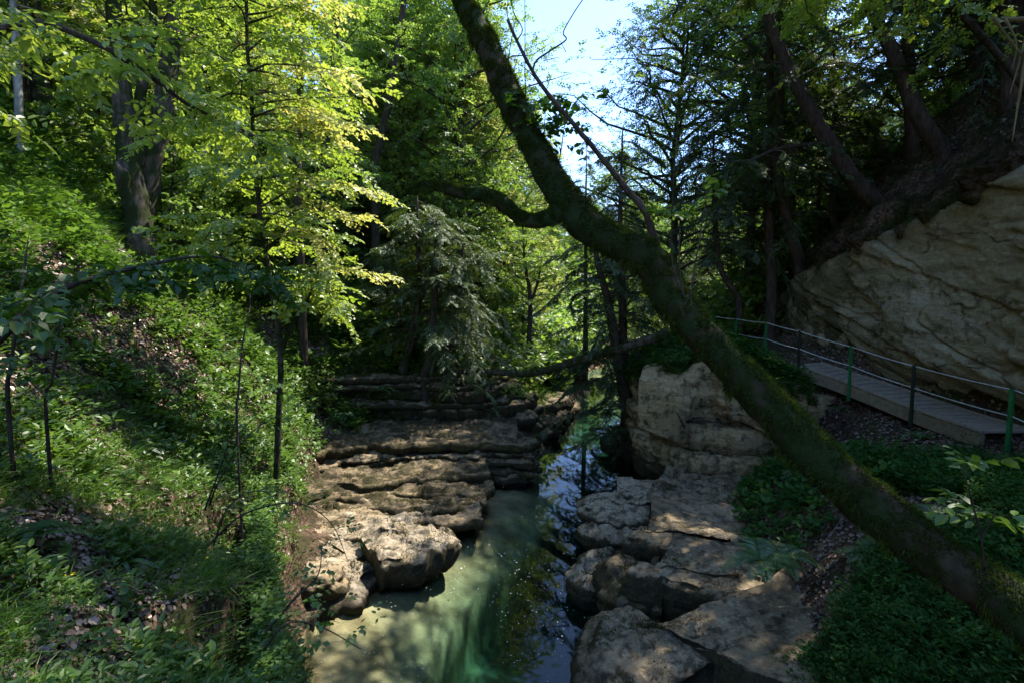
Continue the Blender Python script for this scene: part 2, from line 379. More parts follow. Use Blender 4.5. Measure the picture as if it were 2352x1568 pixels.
# ------------------------------------------------------------------ land
WZ = -6.0
LK = {   # left bank: section at Y, X falling away from the river
 -4: [(-.4,-7),(-.6,-2.6),(-3,-1.5),(-8,3),(-20,14),(-70,45)],
 1: [(-.5,-7),(-.85,-2.5),(-3,-1.5),(-6,1),(-9,4),(-20,14),(-70,45)],
 3: [(-1.2,-7.2),(-1.5,-2.6),(-3.2,-1.75),(-6,0.4),(-9,3.2),(-20,13.5),(-70,45)],
 5: [(-2.3,-7),(-2.6,-2.95),(-4.5,-2.0),(-7,.3),(-9,2.3),(-12,5.2),(-22,15),(-70,46)],
 8.5:[(-3.7,-6.4),(-4.0,-5.6),(-4.3,-3.4),(-5.6,-2.5),(-7.4,-.6),(-9.5,1.9),(-12,4.6),(-20,12),(-70,44)],
 10.5:[(-2.6,-6.7),(-3.6,-6.0),(-4.9,-5.3),(-5.1,-3.6),(-6.5,-2.0),(-8.3,.5),(-12,4.8),(-20,12),(-70,43)],
 13: [(-1.4,-6.8),(-2.4,-6.0),(-5.4,-5.65),(-5.7,-4.0),(-7,-2.0),(-9.5,1.6),(-12,4.2),(-20,11),(-70,42)],
 15.5: [(-.6,-6.8),(-1.4,-6.0),(-5.6,-5.65),(-6.2,-4.6),(-7.5,-2.4),(-9.5,.3),(-13,3.9),(-20,10),(-70,42)],
 17: [(.6,-6.8),(.3,-6.1),(-.5,-5.3),(-5.5,-4.95),(-6.5,-4.4),(-7.8,-2.5),(-9.5,-.4),(-13,3.4),(-20,9),(-70,40)],
 19.2: [(1.2,-6.8),(.9,-6.0),(.3,-5.4),(-5,-5.1),(-6.2,-4.4),(-7.2,-2.9),(-9,-.9),(-13,2.8),(-20,8.5),(-70,40)],
 20.2: [(1.6,-6.8),(1.2,-6.0),(.4,-5.4),(-.9,-3.9),(-1.6,-3.3),(-5,-3.1),(-7,-2.2),(-9,-.4),(-13,3),(-20,8.5),(-70,40)],
 22.5: [(2.3,-6.6),(1.9,-5.9),(1.2,-5.3),(-.2,-4.3),(-2,-3.1),(-5,-2.2),(-8,-.4),(-13,3),(-20,8.3),(-70,39)],
 26: [(3.4,-6.6),(2.9,-5.5),(1.5,-4.8),(0,-3.9),(-3,-2.2),(-6,-.6),(-10,1.4),(-20,8),(-70,38)],
 32: [(5.5,-6.6),(4.9,-5.9),(2,-5.0),(-2,-3.0),(-8,.6),(-20,8),(-70,36)],
 45: [(9,-6.6),(8,-5.8),(4,-4.5),(-4,-1.0),(-12,4),(-25,11),(-70,34)],
 70: [(14,-6.6),(12,-5),(0,0),(-15,7),(-30,14),(-70,34)],
 110: [(30,-2),(10,2),(0,5),(-15,12),(-30,18),(-70,34)],
 170: [(30,12),(10,14),(0,18),(-15,22),(-30,28),(-70,40)]}
RK = {   # right bank: X rising away from the river
 -4: [(.9,-7),(1.6,-4.2),(3.5,-2.4),(6,-1.4),(9,-.6),(11,0),(12,3.4),(20,12),(70,45)],
 2: [(.9,-7),(1.3,-4.6),(3.0,-3.4),(5,-2.2),(8,-1.5),(10.6,-1.2),(11,3.4),(20,12),(70,45)],
 4.5: [(1.0,-7),(1.3,-5.4),(2.7,-5.05),(3.2,-4.7),(4.2,-3.4),(5.5,-2.6),(8.4,-2.3),(10.6,-2.0),(11,3.4),(20,13),(70,47)],
 6.5: [(1.1,-7),(1.4,-5.4),(2.8,-5.3),(3.6,-4.95),(4.9,-3.5),(6.2,-2.95),(8.6,-2.9),(10.6,-2.7),(11,3.3),(20,13.5),(70,47)],
 9: [(1.5,-7),(1.8,-5.7),(3.6,-5.4),(4.5,-4.95),(5.4,-3.9),(6.8,-3.2),(8.2,-3.1),(9,-3.0),(10.6,-2.8),(11,3.2),(20,13.5),(70,47)],
 12: [(1.7,-7),(2.1,-5.9),(4.4,-5.5),(5.8,-4.9),(7.0,-3.9),(8.2,-3.4),(9,-3.1),(10.4,-2.8),(10.8,2.9),(20,13.5),(70,47)],
 13.6: [(2.2,-7),(2.6,-6),(4.6,-5.6),(6.5,-5.2),(8.4,-4.2),(9,-3),(10.4,-2.3),(10.8,2.6),(20,13),(70,46)],
 14.4: [(2.2,-7),(2.6,-6),(4.6,-5.6),(6.5,-5.2),(8.0,-4.2),(8.6,-2.6),(10.4,-2.1),(10.8,2.4),(20,13),(70,46)],
 15.1: [(4.6,-7),(5,-5),(5.6,-2.6),(7.0,-2.1),(7.7,-1.9),(10,-1.8),(10.6,2.2),(14,6.6),(20,12.5),(70,46)],
 17: [(4.5,-7),(4.8,-4),(5.2,-2.4),(7.2,-1.85),(8.8,-1.8),(9.9,-1.5),(10.4,1.6),(13,5.2),(20,11),(70,42)],
 19: [(4.5,-7),(4.8,-4),(5.2,-2.4),(7.2,-1.85),(8.8,-1.75),(9.9,-1.2),(10.6,1.2),(13,4.0),(20,9),(70,40)],
 21.5: [(4.8,-7),(5.0,-5),(5.4,-2.6),(7.5,-1.8),(9.2,-1.7),(10.4,-.4),(12,1.5),(16,4.2),(22,8),(70,36)],
 25: [(5.6,-7),(6,-5.2),(7,-2.9),(9,-2.0),(11,-1.2),(14,.6),(20,3.2),(70,28)],
 32: [(8,-6.8),(9,-5),(12,-3.4),(20,-.4),(30,4),(70,24)],
 45: [(14,-6.8),(16,-5),(22,-3),(36,2),(70,18)],
 70: [(20,-6.8),(24,-4),(40,1),(70,14)],
 110: [(30,-2),(40,1),(70,12)],
 170: [(30,12),(40,12),(70,18)]}
for _k in LK:
    LK[_k] = ([(LK[_k][0][0]+1.1, -9.2)] if _k < 40 else []) + LK[_k]
for _k in RK:
    RK[_k] = ([(RK[_k][0][0]-.5, -9.2)] if _k < 40 else []) + RK[_k]
def _side(K, x, y, sgn):
    ks = sorted(K); out = np.zeros_like(x)
    prof = [np.interp(x*sgn, [p[0]*sgn for p in K[k]], [p[1] for p in K[k]]) for k in ks]
    yy = np.clip(y, ks[0], ks[-1]); idx = np.clip(np.searchsorted(ks, yy) - 1, 0, len(ks)-2)
    P = np.stack(prof); ka = np.array(ks, float)
    t = (yy - ka[idx])/(ka[idx+1]-ka[idx])
    ii = np.arange(x.size).reshape(x.shape)
    Pf = P.reshape(len(ks), -1)
    return Pf[idx.ravel(), ii.ravel()].reshape(x.shape)*(1-t) + Pf[(idx+1).ravel(), ii.ravel()].reshape(x.shape)*t
def ground_z(x, y, rough=True):
    x = np.asarray(x, float); y = np.asarray(y, float)
    zl = _side(LK, x, y, -1); zr = _side(RK, x, y, 1)
    z = np.maximum(zl, zr)
    # deep pool down the middle, silt shelf on the left
    bed = -9.4 + 1.6*np.exp(-((x + .2 + .28*(y - 8))/1.6)**2) * (y < 15)
    bed = np.maximum(bed, np.interp(x - np.interp(y, [5, 7, 9, 11, 13, 16], [-2.6, -3.3, -3.9, -3.2, -1.9, -.8]), [0, .3, 1.4, 2.4, 2.75, 3.9], [-6.06, -6.15, -6.35, -6.8, -9.2, -10]))
    bed = np.maximum(bed, np.interp(y, [17, 24, 32, 40], [-9, -7.2, -6.3, -6.15]))
    z = np.where(z < -6.55, np.maximum(bed, z*0 - 9.6), z)
    z = np.minimum(z, 60)
    if rough:
        k = np.clip((z + 5.9)/1.5, .12, 1)
        near = np.clip(np.hypot(x, y)/30, .35, 3)
        onpath = np.exp(-((x - 8.1)/.9)**2)*((y > 13.8) & (y < 22))
        z = z + (n2(x, y, .55, 3)*.28*near + n2(x, y, 2.3, 3, 5)*.09)*k*(1 - .85*onpath)
    return z
def ground_pt(x, y):
    return np.array([x, y, float(ground_z(np.array([x]), np.array([y]))[0])])
def axis(lo, flo, fhi, hi, f, c):
    return np.unique(np.concatenate([np.arange(flo, fhi, f), fhi + (np.linspace(0, 1, int((hi-fhi)/c)+2)**1.3)*(hi-fhi), flo - (np.linspace(0, 1, int((flo-lo)/c)+2)**1.3)*(flo-lo)]).round(4))
ax_ = axis(-120, -13, 13, 120, .1, 1.3); ay_ = axis(-30, 1, 27, 240, .1, 1.3)
X, Y = np.meshgrid(ax_, ay_); Z = ground_z(X, Y)
ny, nx = X.shape
i = np.arange(ny-1)[:, None]; j = np.arange(nx-1)[None]
Fq = np.stack([i*nx+j, i*nx+j+1, (i+1)*nx+j+1, (i+1)*nx+j], -1).reshape(-1, 4)
cz = (Z[:-1, :-1] + Z[1:, 1:] + Z[:-1, 1:] + Z[1:, :-1]).ravel()/4
Vg = np.stack([X, Y, Z], -1).reshape(-1, 3)
def sub(mask):
    F = Fq[mask]; u, inv = np.unique(F, return_inverse=True); return Vg[u], inv.reshape(-1, 4)
va, fa = sub(cz >= -6.03); vb, fb = sub(cz < -6.03)
g = mesh_np('ground', va, fa, M['soil'], smooth=True); tag(g, 'steep leaf strewn gorge slopes on both sides of the river', 'ground', kind='structure')
g = mesh_np('river_bed', vb, fb, M['bed'], smooth=True); tag(g, 'pale silty river bed under the clear green water', 'river bed', kind='structure')
# water: a closed body reaching down below the bed
xs = np.linspace(-6, 40, 60); wv = []
mb = MB(); mb.box((14, 34, -8.5), (44, 96, 5.0))
wo_ = mb.build('water', M['water']); tag(wo_, 'still blue green river pool between rock ledges', 'water', kind='structure')

# ------------------------------------------------------------------ bedded rock ledges
def ledge(name, pts, thick, inward, rise=.0, side=1, mat_='rock', seed=0, under=.12, amp=.09, lipr=.10, step=.06, notch=.5, label=None, wb=1., tr=1.):
    """pts: world points of the top lip; side=+1: inward is to the left of the walking direction"""
    P = smooth_line(pts, 12)
    seg = np.r_[0, np.cumsum(np.linalg.norm(np.diff(P, axis=0), axis=1))]
    n = max(8, int(seg[-1]/step)); s = np.linspace(0, seg[-1], n)
    C = np.stack([np.interp(s, seg, P[:, k]) for k in range(3)], -1)
    thk = np.interp(s, seg, np.interp(np.linspace(0, 1, len(seg)), np.linspace(0, 1, len(np.atleast_1d(thick))) if np.ndim(thick) else [0, 1], thick if np.ndim(thick) else [thick, thick]))
    T = nrm(np.gradient(C, axis=0)*np.array([1, 1, 0])); I = np.stack([-T[:, 1], T[:, 0], 0*T[:, 0]], -1)*side
    # smooth the inward direction so wide tops do not fold at corners
    kk = max(1, int(.9/step)); ker = np.hanning(2*kk+3)[1:-1]; ker /= ker.sum()
    Is = nrm(np.stack([np.convolve(np.pad(I[:, k], kk, 'edge'), ker, 'valid') for k in range(3)], -1))
    joint = np.clip(noise(np.stack([s*.9 + seed*5, s*0, s*0+seed], -1)), -1, 1)
    nt_ = np.exp(-((joint)/.06)**2)*notch*.16                    # vertical joints
    wob = .22*noise(np.stack([s*.45, s*0+3, s*0+seed*3.1], -1)) + .13*noise(np.stack([s*1.5, s*0+9, s*0+seed*2.7], -1)) + .06*noise(np.stack([s*4.5, s*0+9, s*0+seed*1.7], -1))
    sn = noise(np.stack([s*1.15, s*0+4, s*0+seed*4.3], -1))*3.2 + noise(np.stack([s*3.1, s*0+4, s*0+seed*1.3], -1)); fr_ = sn - np.floor(sn)
    stp = (np.floor(sn) + np.clip((fr_-.5)/.08+.5, 0, 1))*.11
    wob = wob*wb + stp*wb**1.5; rows = []
    for f in np.linspace(0, 1, max(5, int(thick if not np.ndim(thick) else max(thick))//1*0 + int(np.max(thick)/.07)+3)):
        # f 0 bottom .. 1 lip ; bulging face, undercut below
        off = under*(1-f)**3 - .025*math.sin(pi*f) + lipr*max(0, (f-.72)/.28)**2.2
        rows.append((off, -(1-f)))
    nf = len(rows)
    V = []
    for off, zz in rows:
        V.append(C + Is*(off + wob + nt_)[:, None] + np.array([0, 0, 1.])*(thk*zz)[:, None])
    tops = np.unique(np.concatenate([np.linspace(lipr+.06, min(inward, 2.4), 30), np.linspace(min(inward, 2.2), inward, 4)])) if inward > .5 else np.linspace(lipr+.05, inward, 4)
    for tt in tops:
        V.append(C + Is*(tt + (wob+nt_)*max(0, 1-tt/.8))[:, None] + np.array([0, 0, 1.])*(.02 + rise*tt))
    V.append(V[-1] - np.array([0, 0, np.max(thick)]))
    V = np.array(V); m = len(V)
    # displacement: rounded blocks + grit, horizontal grooves
    N = fbm(V*np.array([1.1, 1.1, 2.2]) + seed, 4)[..., None]; fq = N*2.6; fr2 = fq - np.floor(fq); N = (np.floor(fq) + np.clip((fr2-.5)/.22+.5, 0, 1))/2.6*.75 + N*.25; g2 = fbm(V*np.array([4., 4, 9]) + seed*2, 3)[..., None]; fq = g2*2.; fr2 = fq - np.floor(fq); g2 = (np.floor(fq) + np.clip((fr2-.5)/.3+.5, 0, 1))/2.
    gro = np.exp(-((noise(V*np.array([.25, .25, 4.5]) + seed*7))/.1)**2)[..., None]
    face = np.zeros((m, 1, 1)); face[:nf] = 1
    ter = fbm(V*np.array([.9, 1.6, 0]) + seed*1.3, 3)[..., None]*2.2; tf = ter - np.floor(ter); ter = (np.floor(ter) + np.clip((tf-.5)/.16+.5, 0, 1))*.075*(1-face)
    far_in = np.ones((m, 1, 1)); far_in[:nf+3] = 0
    dirn = -Is[None]*face + np.array([0, 0, 1.])*(1-face*.8)
    g3 = fbm(V*np.array([9., 9, 22]) + seed*2, 3)[..., None]; V = V + dirn*(amp*N*.7 + amp*.4*g2 + .018*g3) - dirn*gro*face*amp*.9 + np.array([0, 0, 1.])*ter*far_in*tr
    i = np.arange(m-1)[:, None]; j = np.arange(n-1)[None]
    F = np.stack([i*n+j, i*n+j+1, (i+1)*n+j+1, (i+1)*n+j], -1).reshape(-1, 4)
    if side < 0: F = F[:, ::-1]
    # close both ends
    VV = V.reshape(-1, 3); T3 = []
    for e, jj in ((0, 0), (1, n-1)):
        ring = np.arange(m)*n + jj; c = len(VV); VV = np.vstack([VV, V[:, jj].mean(0)[None]])
        T3.append(np.stack([ring, np.roll(ring, -1), np.full(m, c)], -1))
    o = mesh_np(name, VV, F, M[mat_], smooth=True, T=np.vstack(T3))
    tag(o, label, 'rock ledge', kind='structure')
    return V, nf
def Gs(z, *p): return [G(a, b, z) for a, b in p]
LEDGES = []
def L_(*a, **k): LEDGES.append(ledge(*a, **k))
# left bank, far: banded wall under the trees, eight thin beds
for k in range(6):
    z0 = -3.05 - [0, .3, .52, .98, 1.2, 1.68][k]; o = .05*(k % 2) + .05*k + (.12 if k == 3 else 0)
    p = [(-8.0, 18.4-o, z0+.1), (-6.5, 18.9-o, z0), (-5.2, 19.3-o, z0), (-3.5, 19.45-o, z0-.05), (-2.1, 19.4-o, z0-.08), (-1.2+.2*k, 20.0-o, z0-.1), (-.8+.35*k, 21.4-o, z0-.12), (-.6+.4*k, 23, z0-.15)]
    L_('rock_ledge', p, [.32, .24, .5, .26, .52, .5][k], 1.2, .0, 1, 'rock', 3+k, under=.22, amp=.05, lipr=.04, notch=.6, label='banded beige rock wall under the trees, bed number %s from its top' % ['one', 'two', 'three', 'four', 'five', 'six'][k])
L_('rock_ledge', [(-2.2, 20.2, -4.85), (-.5, 21.4, -4.95), (.9, 23.0, -5.1), (2.2, 24.2, -5.15), (2.95, 25.4, -5.15), (3.4, 27.5, -5.2)], .5, 2.5, .12, 1, 'rock', 21, label='ledge of the grassy point at the far bend')
L_('rock_ledge', [(-2.2, 20.0, -5.35), (-.5, 21.2, -5.45), (.9, 22.7, -5.6), (2.4, 23.8, -5.65), (3.25, 25.4, -5.65), (3.7, 27.5, -5.7)], .6, 1.2, .1, 1, 'rock', 22, label='lower undercut ledge of the grassy point at the far bend')
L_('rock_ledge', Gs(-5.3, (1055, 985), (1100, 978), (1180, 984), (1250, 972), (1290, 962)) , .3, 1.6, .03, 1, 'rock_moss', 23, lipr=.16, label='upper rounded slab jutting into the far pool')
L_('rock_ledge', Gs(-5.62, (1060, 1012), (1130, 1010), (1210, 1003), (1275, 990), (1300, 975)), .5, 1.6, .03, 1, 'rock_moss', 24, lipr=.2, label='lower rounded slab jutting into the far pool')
# left bank, middle: thick dark ledge in four beds
for k in range(5):
    z0 = -4.72 - .27*k
    pz = [(690, 1052), (760, 1040), (830, 1028), (920, 1022), (1010, 1022), (1110, 1018), (1180, 1014), (1222, 1016)]
    p = [G(a, b, -4.72) for a, b in pz]; o = .07*k + (.10 if k % 2 else 0)
    z0 = -4.72 - [0, .34, .52, .86, 1.02][k]; p = [np.array([q[0]+.02*k, q[1]-o, z0 - (.1 if ii > 5 else 0)]) for ii, q in enumerate(p)]
    p.append(p[-1] + np.array([.1, 1.6, -.15]))
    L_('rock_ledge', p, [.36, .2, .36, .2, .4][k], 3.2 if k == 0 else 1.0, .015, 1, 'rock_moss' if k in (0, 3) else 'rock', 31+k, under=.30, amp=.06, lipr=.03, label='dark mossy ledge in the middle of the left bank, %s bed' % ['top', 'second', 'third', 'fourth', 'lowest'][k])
# left bank, lower shelf steps toward the pool
rows_ = [(-5.22, [(690, 1135), (780, 1118), (900, 1108), (1000, 1100), (1080, 1098), (1130, 1095)], 'rock_moss'),
         (-5.40, [(670, 1160), (760, 1150), (870, 1140), (980, 1138), (1060, 1132), (1140, 1125)], 'rock_moss'),
         (-5.52, [(660, 1195), (740, 1178), (850, 1170), (960, 1172), (1060, 1165), (1120, 1162)], 'rock_moss'),
         (-5.62, [(650, 1225), (760, 1208), (880, 1200), (980, 1205), (1050, 1198), (1110, 1195)], 'rock'),
         (-5.70, [(640, 1262), (740, 1245), (840, 1238), (930, 1228), (990, 1216), (1030, 1212)], 'rock_pale'),
         (-5.78, [(640, 1310), (740, 1290), (820, 1275), (900, 1262), (960, 1250)], 'rock_pale')]
for k, (z0, pp, mt) in enumerate(rows_):
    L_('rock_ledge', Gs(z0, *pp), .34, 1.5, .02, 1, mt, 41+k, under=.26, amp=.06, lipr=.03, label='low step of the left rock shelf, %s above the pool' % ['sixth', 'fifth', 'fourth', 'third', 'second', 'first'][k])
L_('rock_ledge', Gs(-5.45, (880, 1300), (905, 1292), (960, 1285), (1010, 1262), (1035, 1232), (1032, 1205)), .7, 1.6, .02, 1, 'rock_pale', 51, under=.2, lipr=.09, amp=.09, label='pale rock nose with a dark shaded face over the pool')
L_('rock_ledge', Gs(-5.88, (690, 1432), (740, 1405), (800, 1378), (860, 1350), (905, 1318)), .35, 2.6, .12, 1, 'rock_pale', 52, under=.0, lipr=.3, amp=.05, notch=.1, label='pale slab sliding into the near edge of the pool')
# right bank, big block below the path
blk = [(5.1, 21.0), (4.35, 19.0), (4.15, 17.2), (4.45, 15.7), (5.2, 14.7), (6.4, 14.15), (7.7, 13.8), (9.2, 13.6)]
for k, (z0, th, o) in enumerate([(-2.55, 1.15, .25), (-3.62, .82, .0), (-4.4, .85, -.16), (-5.2, 1.0, .06)]):
    p = [(a + o*.6, b + o, z0 - .03*i_) for i_, (a, b) in enumerate(blk)]
    L_('rock_ledge', p, th, 2.4 if k == 0 else 1.2, .1 if k == 0 else 0, 1, 'block' if k < 3 else 'rock', 61+k, under=.30, amp=.09, lipr=.07, notch=.7, wb=.55, label='big jointed rock block below the path, %s course' % ['top', 'second', 'third', 'bottom'][k])
L_('rock_ledge', [W(1590, 905, 14.3), W(1600, 850, 14.5), W(1640, 835, 14.2), W(1700, 850, 13.7), W(1800, 880, 13.4), W(1880, 900, 13.3)], 1.5, 1.6, .15, 1, 'block', 66, under=.3, amp=.12, lipr=.2, label='pale leaning rock slab behind the mossy trunk')
# right bank shelves
L_('rock_ledge', Gs(-5.1, (1480, 1140), (1540, 1152), (1640, 1165), (1760, 1180), (1800, 1185)), .3, 2.4, .05, 1, 'rock', 71, wb=.4, amp=.05, label='highest of the flat shelves at the foot of the right block')
L_('rock_ledge', Gs(-5.3, (1360, 1128), (1322, 1150), (1330, 1170), (1400, 1190), (1520, 1192), (1640, 1198), (1780, 1215)), .35, 2.4, .05, 1, 'rock_pale', 72, lipr=.13, wb=.5, amp=.06, label='pale rounded shelf nose beside the blue reflection')
L_('rock_ledge', Gs(-5.55, (1345, 1190), (1322, 1205), (1350, 1222), (1440, 1235), (1560, 1240), (1700, 1245)), .45, 2.0, .05, 1, 'rock_pale', 73, lipr=.14, wb=.5, amp=.06, label='lower pale shelf nose beside the blue reflection')
L_('rock_ledge', Gs(-5.45, (1375, 1250), (1318, 1272), (1303, 1300), (1330, 1330), (1380, 1350)), .7, 1.4, .04, 1, 'rock_pale', 74, lipr=.16, amp=.07, wb=.6, label='pale rounded rock standing in the pool edge')
L_('rock_ledge', Gs(-4.85, (1445, 1205), (1428, 1236), (1500, 1250), (1600, 1254), (1700, 1280), (1800, 1312), (1860, 1340)), .7, 2.0, .06, 1, 'rock', 75, lipr=.08, amp=.05, wb=.35, tr=.4, label='long straight ledge edge above the pale noses')
L_('rock_ledge', Gs(-5.05, (1390, 1265), (1366, 1290), (1375, 1330), (1430, 1372), (1520, 1385)), .9, 1.4, .02, 1, 'rock_moss', 76, lipr=.2, amp=.08, wb=.6, tr=.5, label='dark mossy bulge at the pool edge')
L_('rock_ledge', Gs(-4.72, (1445, 1290), (1432, 1316), (1480, 1336), (1560, 1346), (1650, 1374), (1740, 1418), (1800, 1470), (1850, 1540)), .9, 1.8, .04, 1, 'rock', 77, lipr=.07, amp=.05, notch=.8, wb=.3, tr=.3, label='square edged ledge block with a dark front face')
L_('rock_ledge', Gs(-5.1, (1392, 1378), (1350, 1392), (1322, 1430), (1308, 1470), (1335, 1520), (1380, 1565), (1410, 1620)), 1.2, 3.6, .2, 1, 'rock', 78, lipr=.3, amp=.07, notch=.3, under=.25, wb=.5, tr=.6, label='large rounded boulder slab nearest the camera on the right')

# ------------------------------------------------------------------ sunken limestone wall beside the path
ys = np.arange(5.0, 19.6, .045); zt = np.interp(ys, [4, 8, 10.8, 14, 17, 19.6], [3.2, 3.0, 2.65, 1.95, 1.1, .5])
zb = np.interp(ys, [4, 9, 13, 17, 19.6], [-2.6, -2.6, -2.7, -2.1, -1.9])
m = 130; f = np.linspace(0, 1, m)
Yg, Fg = np.meshgrid(ys, f); Zg = zb + (zt - zb)*Fg
Xb = np.interp(Yg, [4, 9, 12, 15, 17, 18.3, 19.6], [10.3, 10.25, 10.25, 10.1, 9.9, 10.0, 10.5])
Xg = Xb + .5*np.exp(-((Fg-.05)/.12)**2) - .1*np.sin(pi*np.clip(Fg, 0, 1))**.7 + .5*np.clip((Fg-.9)/.1, 0, 1)**2
P3 = np.stack([Xg*0 + Yg*.0, Yg, Zg - Yg*.32], -1)          # beds dip toward the camera
Xg = Xg + .1*fbm(np.stack([Yg*.4, Zg*.5, Yg*0+2], -1), 2) + .05*fbm(np.stack([Yg*1.3, (Zg - .42*Yg)*2.2, Yg*0], -1), 6, gain=.6)
u_ = (Zg - .36*Yg) + .10*noise(np.stack([Yg*.35, Zg*.35, Yg*0+5], -1)) + .035*fbm(np.stack([Yg*3, Zg*3, Yg*0+6], -1), 3)
hs = lambda a, b: np.abs(np.sin(a*12.9898 + b*78.233)*43758.5453) % 1
for per, am, q_ in ((.95, .20, .45), (.33, .06, 1.1), (.12, .018, 2.6)):
    b_ = np.floor(u_/per + .5*noise(np.stack([u_*.7, Yg*.05, Yg*0], -1))); j_ = np.floor(Yg*q_ + hs(b_, 3.)*7 + .25*fbm(np.stack([Yg*2, Zg*2, Yg*0+per], -1), 2))
    Xg = Xg - am*hs(b_, 1.) - am*.5*hs(b_, j_)
bd = noise(np.stack([Yg*.2 + .1*noise(np.stack([Yg*2, Zg*2, Yg*0], -1)), (Zg - .42*Yg)*.9, Yg*0+8], -1)); Xg = Xg + .13*np.exp(-(bd/.025)**2) + .1*np.clip(bd*9, -1, 1)
V = np.stack([Xg, Yg, Zg], -1); n = len(ys)
V = np.concatenate([V, V[-1:] + np.array([.5, 0, -.1]), V[-1:] + np.array([1.5, 0, -2])], 0)
i = np.arange(len(V)-1)[:, None]; j = np.arange(n-1)[None]
F = np.stack([i*n+j, i*n+j+1, (i+1)*n+j+1, (i+1)*n+j], -1).reshape(-1, 4)[:, ::-1]
k = m*n  # rows above the wall stay earth coloured through the material's noise
o = mesh_np('cliff', V.reshape(-1, 3), F, M['cliff'], smooth=True); tag(o, 'pale overhanging limestone cliff beside the footbridge', 'cliff', kind='structure')

# earth and matted roots overhanging the cliff
tp = [(ys[i_], zt[i_]) for i_ in range(len(ys)-1, 0, -14)]
pts_ = [(float(np.interp(a, [4, 12, 15, 17, 18.3, 19.6], [10.15, 10.1, 10.0, 9.85, 9.9, 10.3])) + .12*math.sin(a*2.1) - .05, a, b + .12 + .16*math.sin(a*1.3) + .1*math.sin(a*3.7)) for a, b in tp]
OV, onf = ledge('soil_overhang', pts_, .75, 1.6, .9, 1, 'soil', 91, under=.45, amp=.22, lipr=.2, wb=1.6, label='dark crumbling earth overhanging the top of the cliff')
# ------------------------------------------------------------------ trees
def path_at(P, t):
    seg = np.r_[0, np.cumsum(np.linalg.norm(np.diff(P, axis=0), axis=1))]; s = t*seg[-1]
    return np.array([np.interp(s, seg, P[:, k]) for k in range(3)])
def grow(r, P, n, t0, t1, Lf, elev, droop, tw, twL, mb=None, r0=.03, side=1.0, az0=0., azr=None, curl=0., sides=5):
    """limbs along a stem path P; returns twig origins, directions, lengths; limb tubes go into mb"""
    O = []; D = []; LL = []
    for i in range(n):
        t = t0 + (t1-t0)*((i+r.uniform(0, 1))/n); p = path_at(P, min(t, .995))
        az = az0 + i*2.39996 + r.normal(0, .3) if azr is None else r.uniform(*azr)
        L = Lf((t-t0)/(t1-t0)) * r.uniform(.75, 1.2); e = elev + r.normal(0, .15)
        d = np.array([sin(az)*cos(e), cos(az)*cos(e), sin(e)])
        s = np.linspace(0, 1, 7)[:, None]
        wig = np.cumsum(r.normal(0, .07*L, (7, 3)), 0)*s
        Q = p + d*L*s + np.array([0, 0, -1.])*droop*L*s**2 + np.array([0, 0, 1.])*curl*L*s**4 + wig
        if mb is not None: tube(mb, Q, np.linspace(r0*(.35+.65*min(1, L/2)), r0*.12, 7), sides, cap=False)
        for k in range(tw):
            u = .18 + .82*(k + r.uniform(0, 1))/tw; q = path_at(Q, min(u, .999)); a = path_at(Q, min(u+.05, 1.)) - path_at(Q, u-.05)
            a = a/np.linalg.norm(a); sd = np.cross(a, [0, 0, 1.]); sd /= np.linalg.norm(sd)+1e-6
            dd = a*.75 + sd*(side*(1 if k % 2 else -1)*r.uniform(.5, 1.0)) + r.normal(0, .18, 3); dd[2] -= droop*.3
            O.append(q); D.append(dd/np.linalg.norm(dd)); LL.append(twL*r.uniform(.6, 1.25)*(1.15-.5*u))
    return np.array(O), np.array(D), np.array(LL)
def broadleaf(seed, H, crown0=.25, ll=.145, lw=.105, k=15, limbs=64, tw=52, spread=.27, lean=.05, m='leaf_far', bark='bark_dark', dens=1.):
    r = np.random.default_rng(seed); n = 9
    P = np.cumsum(np.vstack([[0, 0, -.8], np.stack([r.normal(0, lean*H/n, n), r.normal(0, lean*H/n, n), np.full(n, (H+.5)/n)], -1)]), 0)
    P = smooth_line(P, 4); mb = MB(); R = np.interp(np.linspace(0, 1, len(P)), [0, .06, 1], [.016*H+.06, .011*H+.02, .02])
    tube(mb, P, R, 8, .12, seed)
    O, D, L = grow(r, P, limbs, crown0, .98, lambda t: spread*H*(.35+.9*(t*(1-t)*4)**.6*(1-.45*t)), .55, .22, int(tw*dens), .06*H, mb, .004*H+.015)
    O = O + r.normal(0, .022*H, O.shape); D = nrm(D + r.normal(0, .35, D.shape))
    V, F, a = sprays(r, O, D, L, k, ll, lw, .5, fwd=.5)
    return mb.build('trunk', M[bark], link=False, smooth=True), mesh_np('crown', V, F, M[m], attr=a, link=False)
def conifer(seed, H, crown0=.12, ll=.16, lw=.035, k=30, limbs=110, tw=24, spread=.24, m='needle', bark='bark_yew', droop=.45, full=1.0, curl=.15):
    r = np.random.default_rng(seed)
    P = smooth_line(np.array([[0, 0, -.8], [r.normal(0, .02*H), r.normal(0, .02*H), H*.5], [r.normal(0, .02*H), r.normal(0, .02*H), H]]), 10)
    mb = MB(); tube(mb, P, np.linspace(.014*H+.06, .02, len(P)), 8, .1, seed)
    O, D, L = grow(r, P, limbs, crown0, .99, lambda t: spread*H*(1.02-t)**.75*full, .18, droop, tw, .045*H+.15, mb, .004*H+.015, curl=curl)
    V, F, a = sprays(r, O, D, L, k, ll, lw, .25, fwd=.75, droop=.5)
    return mb.build('trunk', M[bark], link=False, smooth=True), mesh_np('crown', V, F, M[m], attr=a, link=False)
